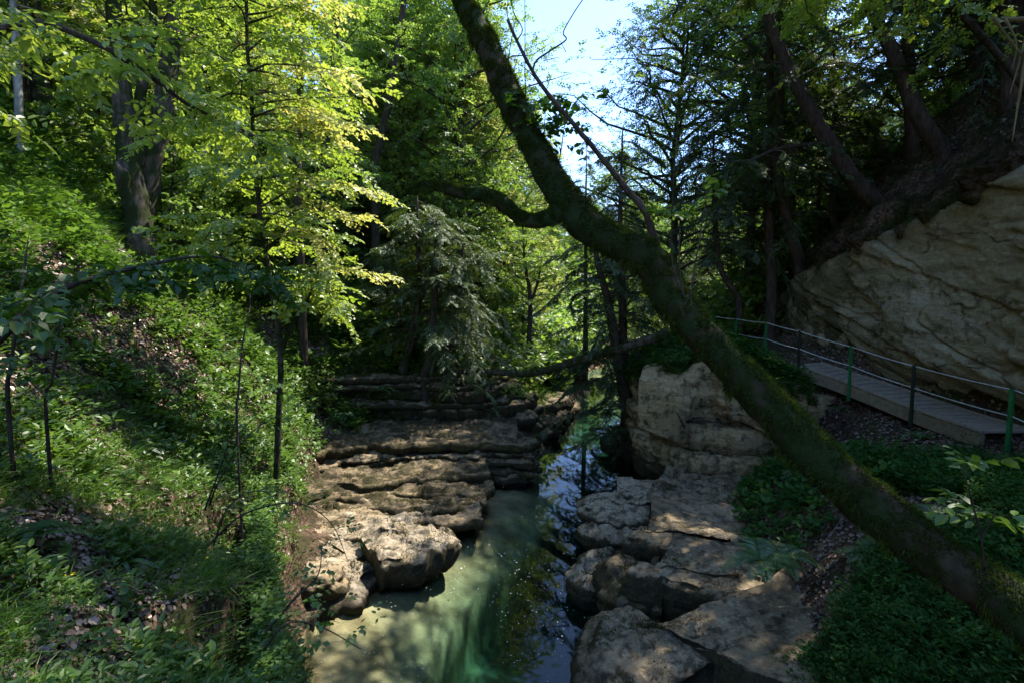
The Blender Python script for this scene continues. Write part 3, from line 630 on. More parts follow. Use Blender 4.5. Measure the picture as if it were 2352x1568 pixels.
KINDS = {
 'broad': [broadleaf(101+i, 15+2*i, [.18, .3, .12, .25][i], k=12, lean=.04) for i in range(4)],
 'yellow': [broadleaf(141+i, 17, [.1, .2][i], ll=.13, m='leaf_yellow', spread=.2, limbs=66, tw=44, bark='bark_pale') for i in range(2)],
 'shrub': [broadleaf(171+i, 5, .05, ll=.10, lw=.07, m='leaf_far', spread=.42, limbs=30, tw=30, lean=.1) for i in range(3)],
 'yew': [broadleaf(201+i, 13+2*i, [.08, .15, .3][i], spread=.27, m='needle', bark='bark_yew', ll=.095, lw=.042, k=20, limbs=80, tw=36) for i in range(3)],
 'fir': [conifer(231+i, 17+3*i, .1, ll=.14, spread=.17, limbs=110, tw=18, droop=.35, curl=.2) for i in range(2)],
 'pale_yew': [conifer(251+i, 9, .1, spread=.30, m='needle_pale', ll=.1, lw=.035, k=24, limbs=110, tw=30, droop=.55) for i in range(2)],
}
def place_tree(kind, x, y, H=None, v=None, label='', group=None, name=None, cat='tree', rz=None, zoff=0.):
    r = np.random.default_rng(int(abs(x*977 + y*131)*10) % 2**31); ms = KINDS[kind]; v = int(r.integers(len(ms))) if v is None else v
    tr, cr = ms[v]; z = float(ground_z(np.array([x]), np.array([y]))[0])
    H0 = max(q.co[2] for q in tr.vertices[:400:7]) if False else {'broad': 15+2*v, 'yellow': 17, 'shrub': 5, 'yew': 13+2*v, 'fir': 17+3*v, 'pale_yew': 9}[kind]
    s = 1. if H is None else H/H0
    e = empty(name or {'broad': 'broadleaf_tree', 'yellow': 'broadleaf_tree', 'shrub': 'shrub', 'yew': 'yew_tree', 'fir': 'fir_tree', 'pale_yew': 'yew_tree'}[kind], (x, y, z+zoff), label, cat, group)
    e.rotation_euler = (0, 0, r.uniform(0, 6.28) if rz is None else rz); e.scale = (s, s, s)
    obj_me('trunk', tr, e); obj_me('crown', cr, e)
    return e
def lit_keep(P):
    """crowns outside the frame leave gaps over the sunlit places"""
    return np.ones(len(P), bool)
# forest behind: scattered by kind
rf = np.random.default_rng(5); placed = []
def forest(n, xr, yr, kinds, Hr, label, group, mind=2.2, ok=lambda x, y: True):
    c = 0; tries = 0
    while c < n and tries < n*60:
        tries += 1
        x = rf.uniform(*xr); y = rf.uniform(*yr)
        if not ok(x, y): continue
        if any((x-a)**2 + (y-b)**2 < mind**2 for a, b in placed): continue
        placed.append((x, y)); c += 1
        k = kinds[int(rf.integers(len(kinds)))]
        place_tree(k, x, y, rf.uniform(*Hr[k]), None, label.get(k, ''), group)
HH = {'broad': (13, 20), 'yellow': (13, 18), 'shrub': (2.5, 5), 'yew': (9, 15), 'fir': (14, 22), 'pale_yew': (6, 9)}
LB = lambda s: {'broad': 'green broadleaf tree ' + s, 'yellow': 'yellowish young leaved tree ' + s, 'shrub': 'leafy green shrub ' + s, 'yew': 'dark needle leaved tree ' + s, 'fir': 'tall dark fir ' + s, 'pale_yew': 'small silvery green conifer ' + s}
# left hillside
forest(34, (-42, -10), (12, 60), ['broad', 'broad', 'yellow'], HH, LB('in the sunlit wood on the left hillside'), 'trees of the left hillside wood', 3.0, lambda x, y: x < -.42*y - 2)
forest(95, (-30, -8), (13, 46), ['shrub'], {**HH, 'shrub': (3, 6.5)}, LB('among the trunks of the left hillside'), 'shrubs under the left hillside trees', 1.6, lambda x, y: x < -.36*y)
forest(14, (-16, -2), (26, 48), ['broad', 'yellow', 'fir', 'yew'], {**HH, 'broad': (15, 21), 'yellow': (15, 20)}, LB('standing behind the left rock ledges'), 'trees behind the left ledges', 2.6, lambda x, y: x < -.07*y)
forest(40, (-13, 2), (22.5, 44), ['shrub', 'pale_yew'], {**HH, 'pale_yew': (4, 7)}, LB('on the bank behind the left ledges'), 'undergrowth shrubs behind the left ledges', 1.4, lambda x, y: x < .03*y)
# valley floor and far hill
forest(60, (-8, 34), (36, 85), ['broad', 'yew', 'shrub', 'shrub', 'pale_yew'], {**HH, 'broad': (6, 9), 'yew': (6, 9), 'shrub': (3, 5.5)}, LB('low beside the far river'), 'trees in the far valley', 3.0, lambda x, y: x < .1*y or x > .2*y)
forest(110, (-60, 80), (85, 165), ['broad', 'fir', 'broad'], {**HH, 'fir': (14, 19)}, LB('on the distant closing hillside'), 'trees of the distant hillside', 4.5)
# right bank
for kx, ky, kk, hh, ll_ in ((8.4, 26.5, 'yew', 19, 'tall dark needle tree rising right of the sky gap'), (10.5, 23, 'broad', 18, 'broadleaf tree with wide crown above the drooping yews'), (8.0, 36, 'broad', 16, 'broadleaf tree closing the lower right of the sky gap'), (.6, 38, 'yellow', 17, 'light crowned tree closing the lower left of the sky gap'), (-1.2, 33, 'broad', 17, 'green tree between the pale stems and the sky gap')):
    place_tree(kk, kx, ky, hh, None, ll_); placed.append((kx, ky))
forest(15, (10, 36), (20, 58), ['yew', 'yew', 'broad', 'broad'], {**HH, 'broad': (14, 19)}, LB('in the dark wood beyond the right slope'), 'trees of the right hand wood', 2.6, lambda x, y: x > .36*y and x > 12)
forest(14, (12, 32), (-6, 20), ['yew', 'yew', 'broad'], HH, LB('on the slope above the limestone cliff'), 'trees above the cliff', 3.0, lambda x, y: not (x < 15 and y > 9))
forest(70, (7, 34), (22, 56), ['shrub', 'shrub', 'pale_yew'], HH, LB('lit by sun beyond the dark trunks'), 'sunlit shrubs beyond the right trunks', 2., lambda x, y: x > .22*y+1)
# ------------------------------------------------------------------ trees one can single out
def stem(mb, pts, r0, r1, sides=10, rough=.12, seed=0, ground=False):
    P = np.array([W(a, b, Y) for a, b, Y in pts]); 
    if ground:
        gz = float(ground_z(P[0][:1], P[0][1:2])[0])
        if P[0][2] > gz - .1: P = np.vstack([[P[0][0], P[0][1], gz - .5], P]); 
    rr = np.linspace(r0, r1, len(P)); rr[-1] *= .3
    P, R = smooth_line(P, 6, rr)
    tube(mb, P, R, sides, rough, seed); return P
def featured(name, label, stems, bark, crown=None, seed=0, cat='tree', moss=None):
    """stems: list of (points, r0, r1); crown: list of (stem index, grow kwargs, sprays kwargs, material)"""
    r = np.random.default_rng(seed); base = W(*stems[0][0][0])
    e = empty(name, (0, 0, 0), label, cat); e.location = tuple(base)
    mb = MB(); Ps = [stem(mb, *s[:3], sides=12 if s[1] > .12 else 8, seed=seed+i, ground=(i == 0)) for i, s in enumerate(stems)]
    parts = {}
    for (si, gk, sk, mt) in (crown or []):
        gk = dict(gk); six = sk.get('six', False)
        O, D, L = grow(r, Ps[si], gk.pop('n'), gk.pop('t0'), gk.pop('t1'), gk.pop('Lf'), gk.pop('elev'), gk.pop('droop'), gk.pop('tw'), gk.pop('twL'), mb, **gk)
        V, F, a = sprays(r, O, D, L, **sk)
        c = parts.setdefault(mt, MB()); c.add(V, F, a=a)
    o = mb.build('trunk', M[bark], smooth=True); o.parent = e; o.matrix_parent_inverse.identity(); o.location = tuple(-base)
    for mt, c in parts.items():
        q = c.build('crown', M[mt]); q.parent = e; q.location = tuple(-base)
    return e, Ps
LEAF = dict(k=11, ll=.1, lw=.075, flat=.4, fwd=.55, droop=.2)
NEED = dict(k=24, ll=.085, lw=.032, flat=.35, fwd=.7, droop=.5)
def gk(n=20, t0=.3, t1=.98, L=2., elev=.5, droop=.2, tw=16, twL=.5, **k):
    return dict(n=n, t0=t0, t1=t1, Lf=(L if callable(L) else (lambda t, L=L: L*(1.1-.6*t))), elev=elev, droop=droop, tw=tw, twL=twL, **k)
# left side trunks
featured('slender_tree', 'thin pale straight trunk at the far left edge', [([(47, 345, 11), (44, 250, 11), (36, 100, 11.1), (31, 0, 11.2), (24, -200, 11.5), (15, -420, 12)], .085, .05)], 'bark_pale',
         [(0, gk(16, .45, .98, 1.8, tw=14), LEAF, 'leaf_glow')], 1)
featured('mossy_tree', 'thick mossy leaning trunk second from the left edge', [([(140, 385, 13.5), (118, 320, 13.5), (103, 260, 13.5), (92, 190, 13.6), (96, 140, 13.6), (82, 60, 13.7), (76, 0, 13.8), (70, -200, 14), (80, -450, 14.5)], .27, .14)], 'bark_moss',
         [(0, gk(20, .35, .98, 3.2, tw=20, twL=.7), LEAF, 'leaf_glow')], 2)
featured('multi_stem_tree', 'big mossy tree splitting into several stems on the left slope', [
    ([(325, 560, 12.4), (318, 480, 12.5), (300, 400, 12.5), (292, 330, 12.5), (283, 240, 12.5), (270, 140, 12.6), (262, 60, 12.7), (262, -80, 12.8), (250, -350, 13.2)], .33, .12),
    ([(318, 520, 12.7), (338, 420, 12.9), (350, 340, 12.9), (372, 280, 13), (380, 200, 13.1), (395, 110, 13.2), (402, 30, 13.3), (410, -150, 13.5), (430, -400, 14)], .3, .13),
    ([(312, 400, 12.6), (322, 330, 12.6), (318, 260, 12.8), (330, 180, 13), (350, 80, 13.1), (352, -40, 13.2), (360, -250, 13.5)], .15, .07),
    ([(312, 500, 12.5), (290, 440, 12.3), (280, 400, 12.2), (268, 372, 12.2)], .17, .12)], 'bark_moss',
         [(0, gk(16, .5, .98, 3, tw=18, twL=.7), LEAF, 'leaf_glow'), (1, gk(18, .5, .98, 3, tw=18, twL=.7), LEAF, 'leaf_glow'), (2, gk(12, .35, .98, 2.2, tw=16), LEAF, 'leaf_glow')], 3)
featured('broadleaf_tree', 'dark straight trunk behind the glowing sapling leaves', [([(738, 400, 21), (748, 330, 21), (757, 230, 21), (768, 110, 21.2), (775, -50, 21.5), (770, -300, 22)], .2, .1)], 'bark_dark',
         [(0, gk(28, .2, .98, 3.6, tw=24, twL=.8), dict(LEAF, ll=.12, lw=.09), 'leaf_far')], 4)
featured('broadleaf_tree', 'dark trunk just left of the glowing sapling top', [([(683, 390, 18), (686, 300, 18), (690, 200, 18), (693, 100, 18), (690, -50, 18.3), (700, -300, 19)], .15, .08)], 'bark_dark',
         [(0, gk(22, .3, .98, 2.6, tw=22, twL=.7), dict(LEAF, ll=.12, lw=.09), 'leaf_far')], 5)
featured('leaning_tree', 'dark trunk leaning right at the top beside the pale crowned trees', [([(860, 410, 24), (872, 330, 24), (895, 220, 24), (908, 130, 24.2), (920, 60, 24.4), (935, -60, 24.7), (960, -260, 25)], .2, .1)], 'bark_dark',
         [(0, gk(26, .2, .98, 3.4, tw=24, twL=.8), dict(LEAF, ll=.12, lw=.09), 'leaf_far')], 6)
# glowing sapling in front
SG = dict(LEAF, k=10, ll=.088, lw=.068, six=True, flat=.3, droop=.35)
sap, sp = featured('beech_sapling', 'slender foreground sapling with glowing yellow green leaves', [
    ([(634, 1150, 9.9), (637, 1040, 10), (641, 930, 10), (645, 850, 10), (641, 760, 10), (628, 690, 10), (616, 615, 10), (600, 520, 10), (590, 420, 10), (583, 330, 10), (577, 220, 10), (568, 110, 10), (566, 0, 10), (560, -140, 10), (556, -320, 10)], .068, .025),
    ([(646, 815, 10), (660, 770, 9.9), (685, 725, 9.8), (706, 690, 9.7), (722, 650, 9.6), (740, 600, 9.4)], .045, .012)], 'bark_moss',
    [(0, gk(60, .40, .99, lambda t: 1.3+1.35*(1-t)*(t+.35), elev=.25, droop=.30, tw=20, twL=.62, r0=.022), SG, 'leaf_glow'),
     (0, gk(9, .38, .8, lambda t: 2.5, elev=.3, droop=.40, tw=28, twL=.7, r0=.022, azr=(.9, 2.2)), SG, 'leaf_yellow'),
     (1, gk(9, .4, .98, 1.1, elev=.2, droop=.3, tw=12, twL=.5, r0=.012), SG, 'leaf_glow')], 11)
# boughs reaching in from the left
featured('beech_sapling', 'thin bough with large bright leaves hanging across the upper left', [
    ([(-330, 900, 4.6), (-230, 500, 4.7), (-120, 150, 4.8), (60, 55, 4.9), (200, 90, 5.0), (330, 165, 5.2), (440, 245, 5.5), (560, 300, 5.8), (640, 340, 6)], .05, .008)], 'bark_dark',
    [(0, gk(26, .45, .99, .75, elev=.1, droop=.4, tw=8, twL=.36, r0=.01), dict(SG, k=7, ll=.085, lw=.05), 'leaf_glow')], 12)
featured('hazel_bush', 'dark arching bough with broad leaves crossing the left slope', [
    ([(-260, 1150, 3.4), (-120, 900, 3.4), (0, 778, 3.4), (70, 715, 3.5), (130, 672, 3.6), (210, 640, 3.8), (330, 612, 4.1), (430, 592, 4.4), (520, 596, 4.7), (640, 655, 5.2)], .035, .006)], 'bark_dark',
    [(0, gk(24, .45, .99, .5, elev=.0, droop=.3, tw=5, twL=.3, r0=.007), dict(SG, k=6, ll=.08, lw=.06), 'leaf_dark')], 13, cat='shrub')
featured('young_tree', 'thin bare dark stem in the left foreground nearest the edge', [
    ([(18, 920, 4.2), (25, 840, 4.2), (38, 740, 4.2), (50, 660, 4.3), (58, 600, 4.4), (66, 540, 4.5)], .018, .006)], 'bark_dark',
    [(0, gk(8, .5, .98, .5, elev=.3, droop=.2, tw=5, twL=.25, r0=.004), dict(SG, k=5, ll=.06, lw=.045), 'leaf_dark')], 14)
featured('young_tree', 'thin dark stem with side twigs rising beside the arching bough', [
    ([(105, 935, 4.6), (118, 880, 4.6), (128, 820, 4.6), (135, 760, 4.6), (138, 690, 4.7), (142, 640, 4.8)], .016, .005)], 'bark_dark',
    [(0, gk(8, .4, .98, .5, elev=.3, droop=.2, tw=5, twL=.25, r0=.004), dict(SG, k=5, ll=.06, lw=.045), 'leaf_dark')], 15)
featured('young_tree', 'thin dark upright stem before the lit undergrowth', [
    ([(545, 990, 6.5), (548, 900, 6.5), (556, 800, 6.5), (566, 740, 6.5), (575, 690, 6.6), (565, 600, 6.7)], .02, .005)], 'bark_dark',
    [(0, gk(7, .4, .98, .5, elev=.3, droop=.2, tw=5, twL=.25, r0=.004), dict(SG, k=5, ll=.06, lw=.05), 'leaf_dark')], 16)
# arching brambles
def bramble(label, stems, seed):
    r = np.random.default_rng(seed); base = W(*stems[0][0]); e = empty('bramble', base, label, 'bramble', 'arching brambles over the left bank'); mb = MB(); c = MB()
    for s in stems:
        P = np.array([W(*p) for p in s]); P = smooth_line(P, 6); tube(mb, P, np.linspace(.011, .003, len(P)), 5)
        O, D, L = grow(r, P, 9, .2, .98, lambda t: .3, .2, .1, 3, .15, mb, .003)
        V, F, a = sprays(r, O, D, L, 4, .05, .035); c.add(V, F, a=a)
    for q in (mb.build('stem', M['bark_dark']), c.build('foliage', M['ground'])): q.parent = e; q.location = tuple(-base)
bramble('bramble arching highest from the bank edge toward the sapling', [[(480, 1160, 5.6), (500, 1110, 5.6), (545, 1030, 5.7), (600, 975, 5.9), (690, 930, 6.2), (780, 900, 6.5)], [(470, 1170, 5.6), (500, 1090, 5.5), (530, 1000, 5.4), (560, 900, 5.4)]], 31)
bramble('bramble looping over the pale rock hollow at the bank edge', [[(490, 1250, 5.), (520, 1170, 5.1), (570, 1130, 5.2), (620, 1135, 5.3), (650, 1200, 5.3)], [(470, 1260, 5.), (560, 1180, 5.), (680, 1155, 5.2), (760, 1200, 5.4), (800, 1290, 5.5)]], 32)
bramble('bramble trailing out over the shallow water', [[(600, 1500, 3.6), (660, 1430, 3.6), (740, 1440, 3.7), (830, 1490, 3.7)], [(610, 1450, 3.8), (680, 1370, 3.9), (730, 1320, 4), (740, 1250, 4.1)]], 33)
# trees on the left ledges
featured('yew_tree', 'straight dark trunk rooted on the rock wall top', [([(975, 870, 19.7), (985, 830, 19.6), (992, 770, 19.6), (997, 700, 19.6), (1000, 630, 19.6), (1003, 560, 19.7), (1002, 480, 19.8)], .21, .07)], 'bark_dark',
         [(0, gk(34, .35, .98, 2.3, elev=.25, droop=.5, tw=26, twL=.6), NEED, 'needle_pale')], 21)
featured('yew_tree', 'forked mossy trunk leaning on the left ledge', [([(925, 850, 20), (940, 790, 20), (950, 740, 20), (962, 690, 20), (965, 640, 20), (960, 560, 20), (958, 450, 20)], .2, .08), ([(960, 700, 20), (980, 660, 20.1), (993, 620, 20.2), (1005, 560, 20.3)], .1, .06)], 'bark_moss',
         [(0, gk(38, .4, .98, 2.6, elev=.3, droop=.45, tw=28, twL=.6), NEED, 'needle_pale')], 22)
featured('yew_tree', 'slim dark trunk at the left of the ledge trees', [([(913, 760, 22), (915, 715, 22), (912, 680, 22), (900, 650, 22), (890, 600, 22)], .12, .06)], 'bark_dark',
         [(0, gk(22, .3, .98, 2.2, elev=.3, droop=.45, tw=14, twL=.5), NEED, 'needle_pale')], 23)
featured('yew_tree', 'broad drooping silvery yew overhanging the left ledge', [([(1005, 850, 20.5), (1025, 800, 20.5), (1040, 740, 20.5), (1052, 690, 20.5), (1060, 620, 20.5), (1065, 540, 20.6)], .22, .07)], 'bark_dark',
         [(0, gk(46, .2, .98, lambda t: 3.0*(1.05-.6*t), elev=.2, droop=.55, tw=34, twL=.6), NEED, 'needle_pale')], 24)
featured('broadleaf_tree', 'dark forked trunk at the river bend', [([(1213, 850, 27), (1215, 780, 27), (1218, 720, 27), (1215, 660, 27), (1205, 600, 27), (1200, 500, 27.5)], .17, .07), ([(1217, 700, 27), (1235, 650, 27), (1245, 590, 27)], .09, .05)], 'bark_dark',
         [(0, gk(26, .4, .98, 3, tw=20, twL=.6), dict(LEAF, ll=.11, lw=.08), 'leaf_far'), (1, gk(12, .4, .98, 2, tw=16, twL=.6), dict(LEAF, ll=.11, lw=.08), 'leaf_far')], 25)
for i, (px, lab) in enumerate([(975, 'tall pale stemmed tree with yellowish leaves left of the mossy trunk'), (1012, 'second tall pale stemmed tree nearest the mossy trunk top'), (1055, 'tall slender tree whose crown meets the mossy trunk')]):
    featured('tall_tree', lab, [([(px-5, 640, 30+i), (px, 500, 30+i), (px+[4, -8, 8][i], 330, 30+i), (px+[-10, 20, 0][i], 160, 30.5+i), (px+[-15, 30, 22][i], 20, 31+i), (px+[-20, 40, 20][i], -160, 32+i)], .2, .06)], 'bark_pale',
             [(0, gk(44, .28, .99, lambda t: 2.9*(.5+.9*t*(1.1-t)*3.4)*.75, elev=.7, droop=.2, tw=24, twL=.8), dict(LEAF, ll=.13, lw=.1, k=12), 'leaf_yellow' if i != 1 else 'leaf_far')], 26+i)
# leaning yews where the right bank meets the pool
featured('yew_tree', 'leaning yew with foliage drooping to the pool at the right bank', [([(1450, 1010, 18.6), (1440, 930, 18.7), (1425, 850, 18.9), (1412, 780, 19), (1404, 730, 19), (1388, 660, 19.2), (1372, 600, 19.3), (1360, 520, 19.5)], .3, .09)], 'bark_yew',
         [(0, gk(16, .05, .35, 2.2, elev=-.2, droop=.5, tw=14, twL=.6, azr=(-2.2, -.4)), NEED, 'needle'), (0, gk(44, .3, .98, 2.8, elev=.2, droop=.5, tw=34, twL=.5), NEED, 'needle')], 41)
featured('yew_tree', 'upright yew trunk directly right of the leaning one at the pool', [([(1440, 880, 19.6), (1432, 800, 19.6), (1430, 720, 19.6), (1428, 620, 19.6), (1424, 520, 19.8), (1430, 300, 20.2)], .22, .08)], 'bark_yew',
         [(0, gk(44, .25, .98, 2.8, elev=.2, droop=.5, tw=34, twL=.5), NEED, 'needle')], 42)
featured('fir_tree', 'pointed dark fir seen through the gap right of the mossy trunk', [([(1345, 760, 34), (1345, 600, 34), (1346, 450, 34), (1347, 310, 34)], .22, .02)], 'bark_dark',
         [(0, gk(60, .1, .99, lambda t: 2.6*(1.03-t), elev=.05, droop=.25, tw=14, twL=.6), NEED, 'needle')], 43)
# right wood
YC = lambda n=44, L=3.0, t0=.3: (0, gk(n, t0, .98, L, elev=.15, droop=.45, tw=34, twL=.55), NEED, 'needle')
featured('yew_tree', 'great dark yew leaning left from the top of the slope', [([(2045, 490, 15.6), (2000, 455, 15.6), (1955, 405, 15.6), (1915, 345, 15.6), (1880, 290, 15.7), (1850, 235, 15.8), (1825, 190, 15.9), (1800, 130, 16), (1772, 60, 16.1), (1765, 10, 16), (1785, -170, 14.6), (1768, -500, 13.4), (1740, -900, 12.4)], .27, .08),
    ([(1900, 330, 15.6), (1840, 335, 15.3), (1780, 345, 15), (1720, 370, 14.6), (1660, 372, 14.2)], .08, .02)], 'bark_yew', [YC(24, 3.4, .3), (0, gk(60, .6, .99, 3.6, elev=.2, droop=.3, tw=40, twL=.6), NEED, 'needle'), (1, gk(12, .2, .98, 1.6, elev=.0, droop=.5, tw=12, twL=.5), NEED, 'needle')], 51)  # unseen upper stem and dense crown added to shade the near right rocks
featured('yew_tree', 'second dark yew leaning left higher on the slope', [([(2165, 355, 14.6), (2130, 300, 14.6), (2100, 245, 14.7), (2082, 200, 14.8), (2050, 120, 14.9), (2020, 60, 15), (1998, 0, 15.1), (1970, -120, 15.0), (1930, -360, 13.6), (1900, -800, 12.2)], .25, .1)], 'bark_yew', [YC(26, 3.2, .3), (0, gk(60, .6, .99, 3.8, elev=.2, droop=.3, tw=40, twL=.6), NEED, 'needle')], 52)  # stem and crown extended out of view as shade for the right bank
trk = [('upright reddish trunk behind the second leaning yew', [(2098, 385), (2092, 250), (2085, 120), (2082, 0), (2080, -200)], .23, 16.2),
       ('thick straight trunk near the upper right corner', [(2246, 270), (2243, 150), (2240, 0), (2240, -200)], .22, 15.2),
       ('massive trunk at the right edge behind the splintered root', [(2330, 270), (2325, 180), (2322, 60), (2320, -100), (2320, -300)], .36, 13.6),
       ('pair trunk left member in the dark wood', [(1772, 660), (1768, 560), (1765, 420), (1772, 300), (1768, 150), (1765, -50)], .23, 18.5),
       ('pair trunk right member leaning outward in the dark wood', [(1838, 620), (1815, 540), (1800, 470), (1785, 380), (1790, 250), (1792, 100), (1795, -50)], .25, 18),
       ('slim trunk left of the great leaning yew', [(1925, 540), (1912, 480), (1915, 380), (1918, 280), (1915, 100)], .15, 18.6),
       ('slim trunk under the crook of the great leaning yew', [(1885, 560), (1880, 480), (1886, 380), (1890, 200)], .11, 20),
       ('curved mossy trunk leaning over the path', [(1698, 700), (1690, 675), (1668, 645), (1650, 600), (1645, 540), (1640, 430), (1638, 300)], .15, 19.5)]
for i, (lab, pp, r0, Y) in enumerate(trk):
    featured('yew_tree', lab, [([(a, b, Y) for a, b in pp], r0*.85, r0*.5)], 'bark_yew', [YC(30, 3.2, .3 if i != 7 else .45)], 60+i)
featured('dead_stump', 'short broken stump on the slope crest', [([(2258, 0+440, 14.6), (2249, 410, 14.6), (2247, 385, 14.6)][::1], .05, .03)], 'bark_dark', None, 79, cat='stump') if False else None
# sunlit broadleaf sprays at the top right
featured('broadleaf_tree', 'bright green leafy boughs hanging in the top right wood', [([(2500, 500, 12), (2350, 200, 12), (2100, -60, 11), (1950, -60, 10.5), (1800, -30, 10)], .1, .02)], 'bark_dark',
         [(0, gk(26, .5, .99, 1.3, elev=-.2, droop=.4, tw=12, twL=.45), dict(LEAF, ll=.08, lw=.06), 'leaf_glow')], 80)
# splintered root at the right edge
mb = MB()
for pp, r0 in (([(2280, 40, 8.6), (2310, 80, 8.6), (2345, 125, 8.6), (2375, 160, 8.7)], .03), ([(2362, 110, 8.5), (2345, 200, 8.4), (2335, 260, 8.4), (2325, 325, 8.3)], .035), ([(2372, 30, 8.8), (2355, 90, 8.7), (2340, 150, 8.6), (2320, 215, 8.5)], .03), ([(2310, 45, 8.7), (2335, 100, 8.5), (2325, 160, 8.5)], .02), ([(2400, 40, 8.6), (2340, 45, 8.7), (2300, 42, 8.9)], .07)):
    P = smooth_line([W(*p) for p in pp], 6); tube(mb, P, np.linspace(r0, r0*.25, len(P)), 7, .5, 3)
tag(mb.build('broken_root', M['deadwood'], smooth=True), 'pale splintered root of a fallen tree at the right edge', 'root')

# ------------------------------------------------------------------ the big mossy leaning tree
ML = [(2700, 1640, 2.6, .2), (2520, 1520, 2.75, .17), (2352, 1411, 2.9, .155), (2152, 1276, 3.15, .15), (2016, 1180, 3.35, .155), (1881, 1054, 3.6, .165), (1791, 955, 3.8, .152), (1740, 905, 3.88, .142), (1669, 831, 4.0, .135), (1604, 761, 4.12, .14), (1545, 691, 4.25, .148), (1511, 625, 4.35, .138),
      (1465, 578, 4.42, .132), (1400, 550, 4.5, .138), (1335, 505, 4.6, .142), (1290, 445, 4.7, .135), (1250, 380, 4.8, .13), (1200, 285, 5.0, .125), (1150, 180, 5.2, .122), (1110, 85, 5.4, .114), (1062, 0, 5.6, .1), (1035, -90, 5.8, .095), (1020, -260, 6.1, .09), (1000, -500, 6.5, .07)]
P0 = np.array([W(a, b, Y) for a, b, Y, _ in ML] + [[.3, 7.2, 7.6], [1.8, 7.6, 9.4]]); PM, RM = smooth_line(P0, 14, [q[3] for q in ML] + [.06, .03])
mt = empty('leaning_tree', P0[0], 'huge moss covered trunk leaning across the pool', 'tree')
def hang(o): o.parent = mt; o.location = tuple(-P0[0]); return o
mb = MB(); VM, DM = tube(mb, PM, RM, 40, .18, 5, nf=2.2); 
hang(mb.build('trunk', M['moss_under'], smooth=True))
rm = np.random.default_rng(3)
def moss_fur(name, V, D, n, L, matname, up_bias=1.0, seed=0, hangn=0):
    """short fur over a tube surface"""
    r = np.random.default_rng(seed); a, b = V.shape[:2]
    seg = np.linalg.norm(np.diff(V.mean(1), axis=0), axis=1); i = r.choice(a-1, n, p=seg/seg.sum()); j = r.integers(0, b, n); u = r.random((n, 1)); v = r.random((n, 1))
    j2 = (j+1) % b
    P = (V[i, j]*(1-u) + V[i+1, j]*u)*(1-v) + (V[i, j2]*(1-u) + V[i+1, j2]*u)*v; N = nrm(D[i, j] + D[i, j2])
    clump = fbm(P*9 + seed, 3)
    keep = (N[:, 2]*.8*up_bias + .4 + clump*1.5) > r.random(n)*.9
    P, N, clump = P[keep], N[keep], clump[keep]; m = len(P)
    d = N + r.normal(0, .45, (m, 3)) + np.array([0, 0, -.35]); low = N[:, 2] < -.35; d[low, 2] -= 1.1
    d = nrm(d); ll = L*(.5 + r.random(m)**2*1.2)*(1 + .6*np.clip(clump, -.6, 1)); ll[low] *= 1.3
    S = nrm(np.cross(d, r.normal(size=(m, 3))))*(L*.09 + .0008)
    bs = P - N*.004
    Vt = np.stack([bs - S, bs + S, bs + d*ll[:, None]], 1).reshape(-1, 3)
    at = np.clip(.45 + clump*.45 + r.normal(0, .2, m), 0, 1)
    return mesh_np(name, Vt, None, M[matname], T=np.arange(len(Vt)).reshape(-1, 3), attr=np.repeat(at, 3))
hang(moss_fur('moss', VM, DM, 300000, .03, 'moss', seed=1))
bl = [(1285, 490, 4.62, .085), (1262, 503, 4.6, .066), (1225, 508, 4.58, .058), (1190, 500, 4.55, .058), (1150, 466, 4.5, .062), (1110, 447, 4.5, .056), (1070, 447, 4.5, .05), (1030, 434, 4.5, .044), (985, 427, 4.5, .04), (952, 432, 4.5, .032), (936, 446, 4.5, .018)]
PB, RB = smooth_line([W(a, b, Y) for a, b, Y, _ in bl], 10, [q[3] for q in bl]); mb = MB(); VB, DB = tube(mb, PB, RB, 20, .22, 6, nf=4)
hang(mb.build('branch', M['moss_under'], smooth=True)); q = moss_fur('moss', VB, DB, 45000, .02, 'moss', seed=2); hang(q)
dl = [(1508, 575, 4.42, .04), (1498, 530, 4.42, .034), (1478, 480, 4.42, .03), (1440, 436, 4.42, .027), (1400, 385, 4.4, .025), (1350, 325, 4.4, .022), (1300, 265, 4.4, .02), (1250, 205, 4.4, .018), (1215, 150, 4.4, .016), (1185, 90, 4.4, .013), (1166, 46, 4.4, .012)]
PD, RD = smooth_line([W(a, b, Y) for a, b, Y, _ in dl], 8, [q[3] for q in dl]); mb = MB(); tube(mb, PD, RD, 8, .25, 8, nf=9)
for pp, r0 in (([(1222, 168), (1232, 140), (1262, 118), (1300, 92), (1294, 74), (1318, 30), (1345, -10)], .009), ([(1300, 120), (1285, 92)], .004), ([(1248, 140), (1285, 132)], .004),
               ([(1186, 95), (1200, 68), (1180, 30), (1172, -20)], .006), ([(1168, 50), (1165, 20), (1170, -20)], .005), ([(1250, 205), (1215, 165), (1195, 150)], .005)):
    tube(mb, smooth_line([W(a, b, 4.4) for a, b in pp], 5), np.linspace(r0, r0*.45, (len(pp)-1)*5+1), 5, .2, 9, nf=12)
hang(mb.build('dead_branch', M['bark_dark'], smooth=True))
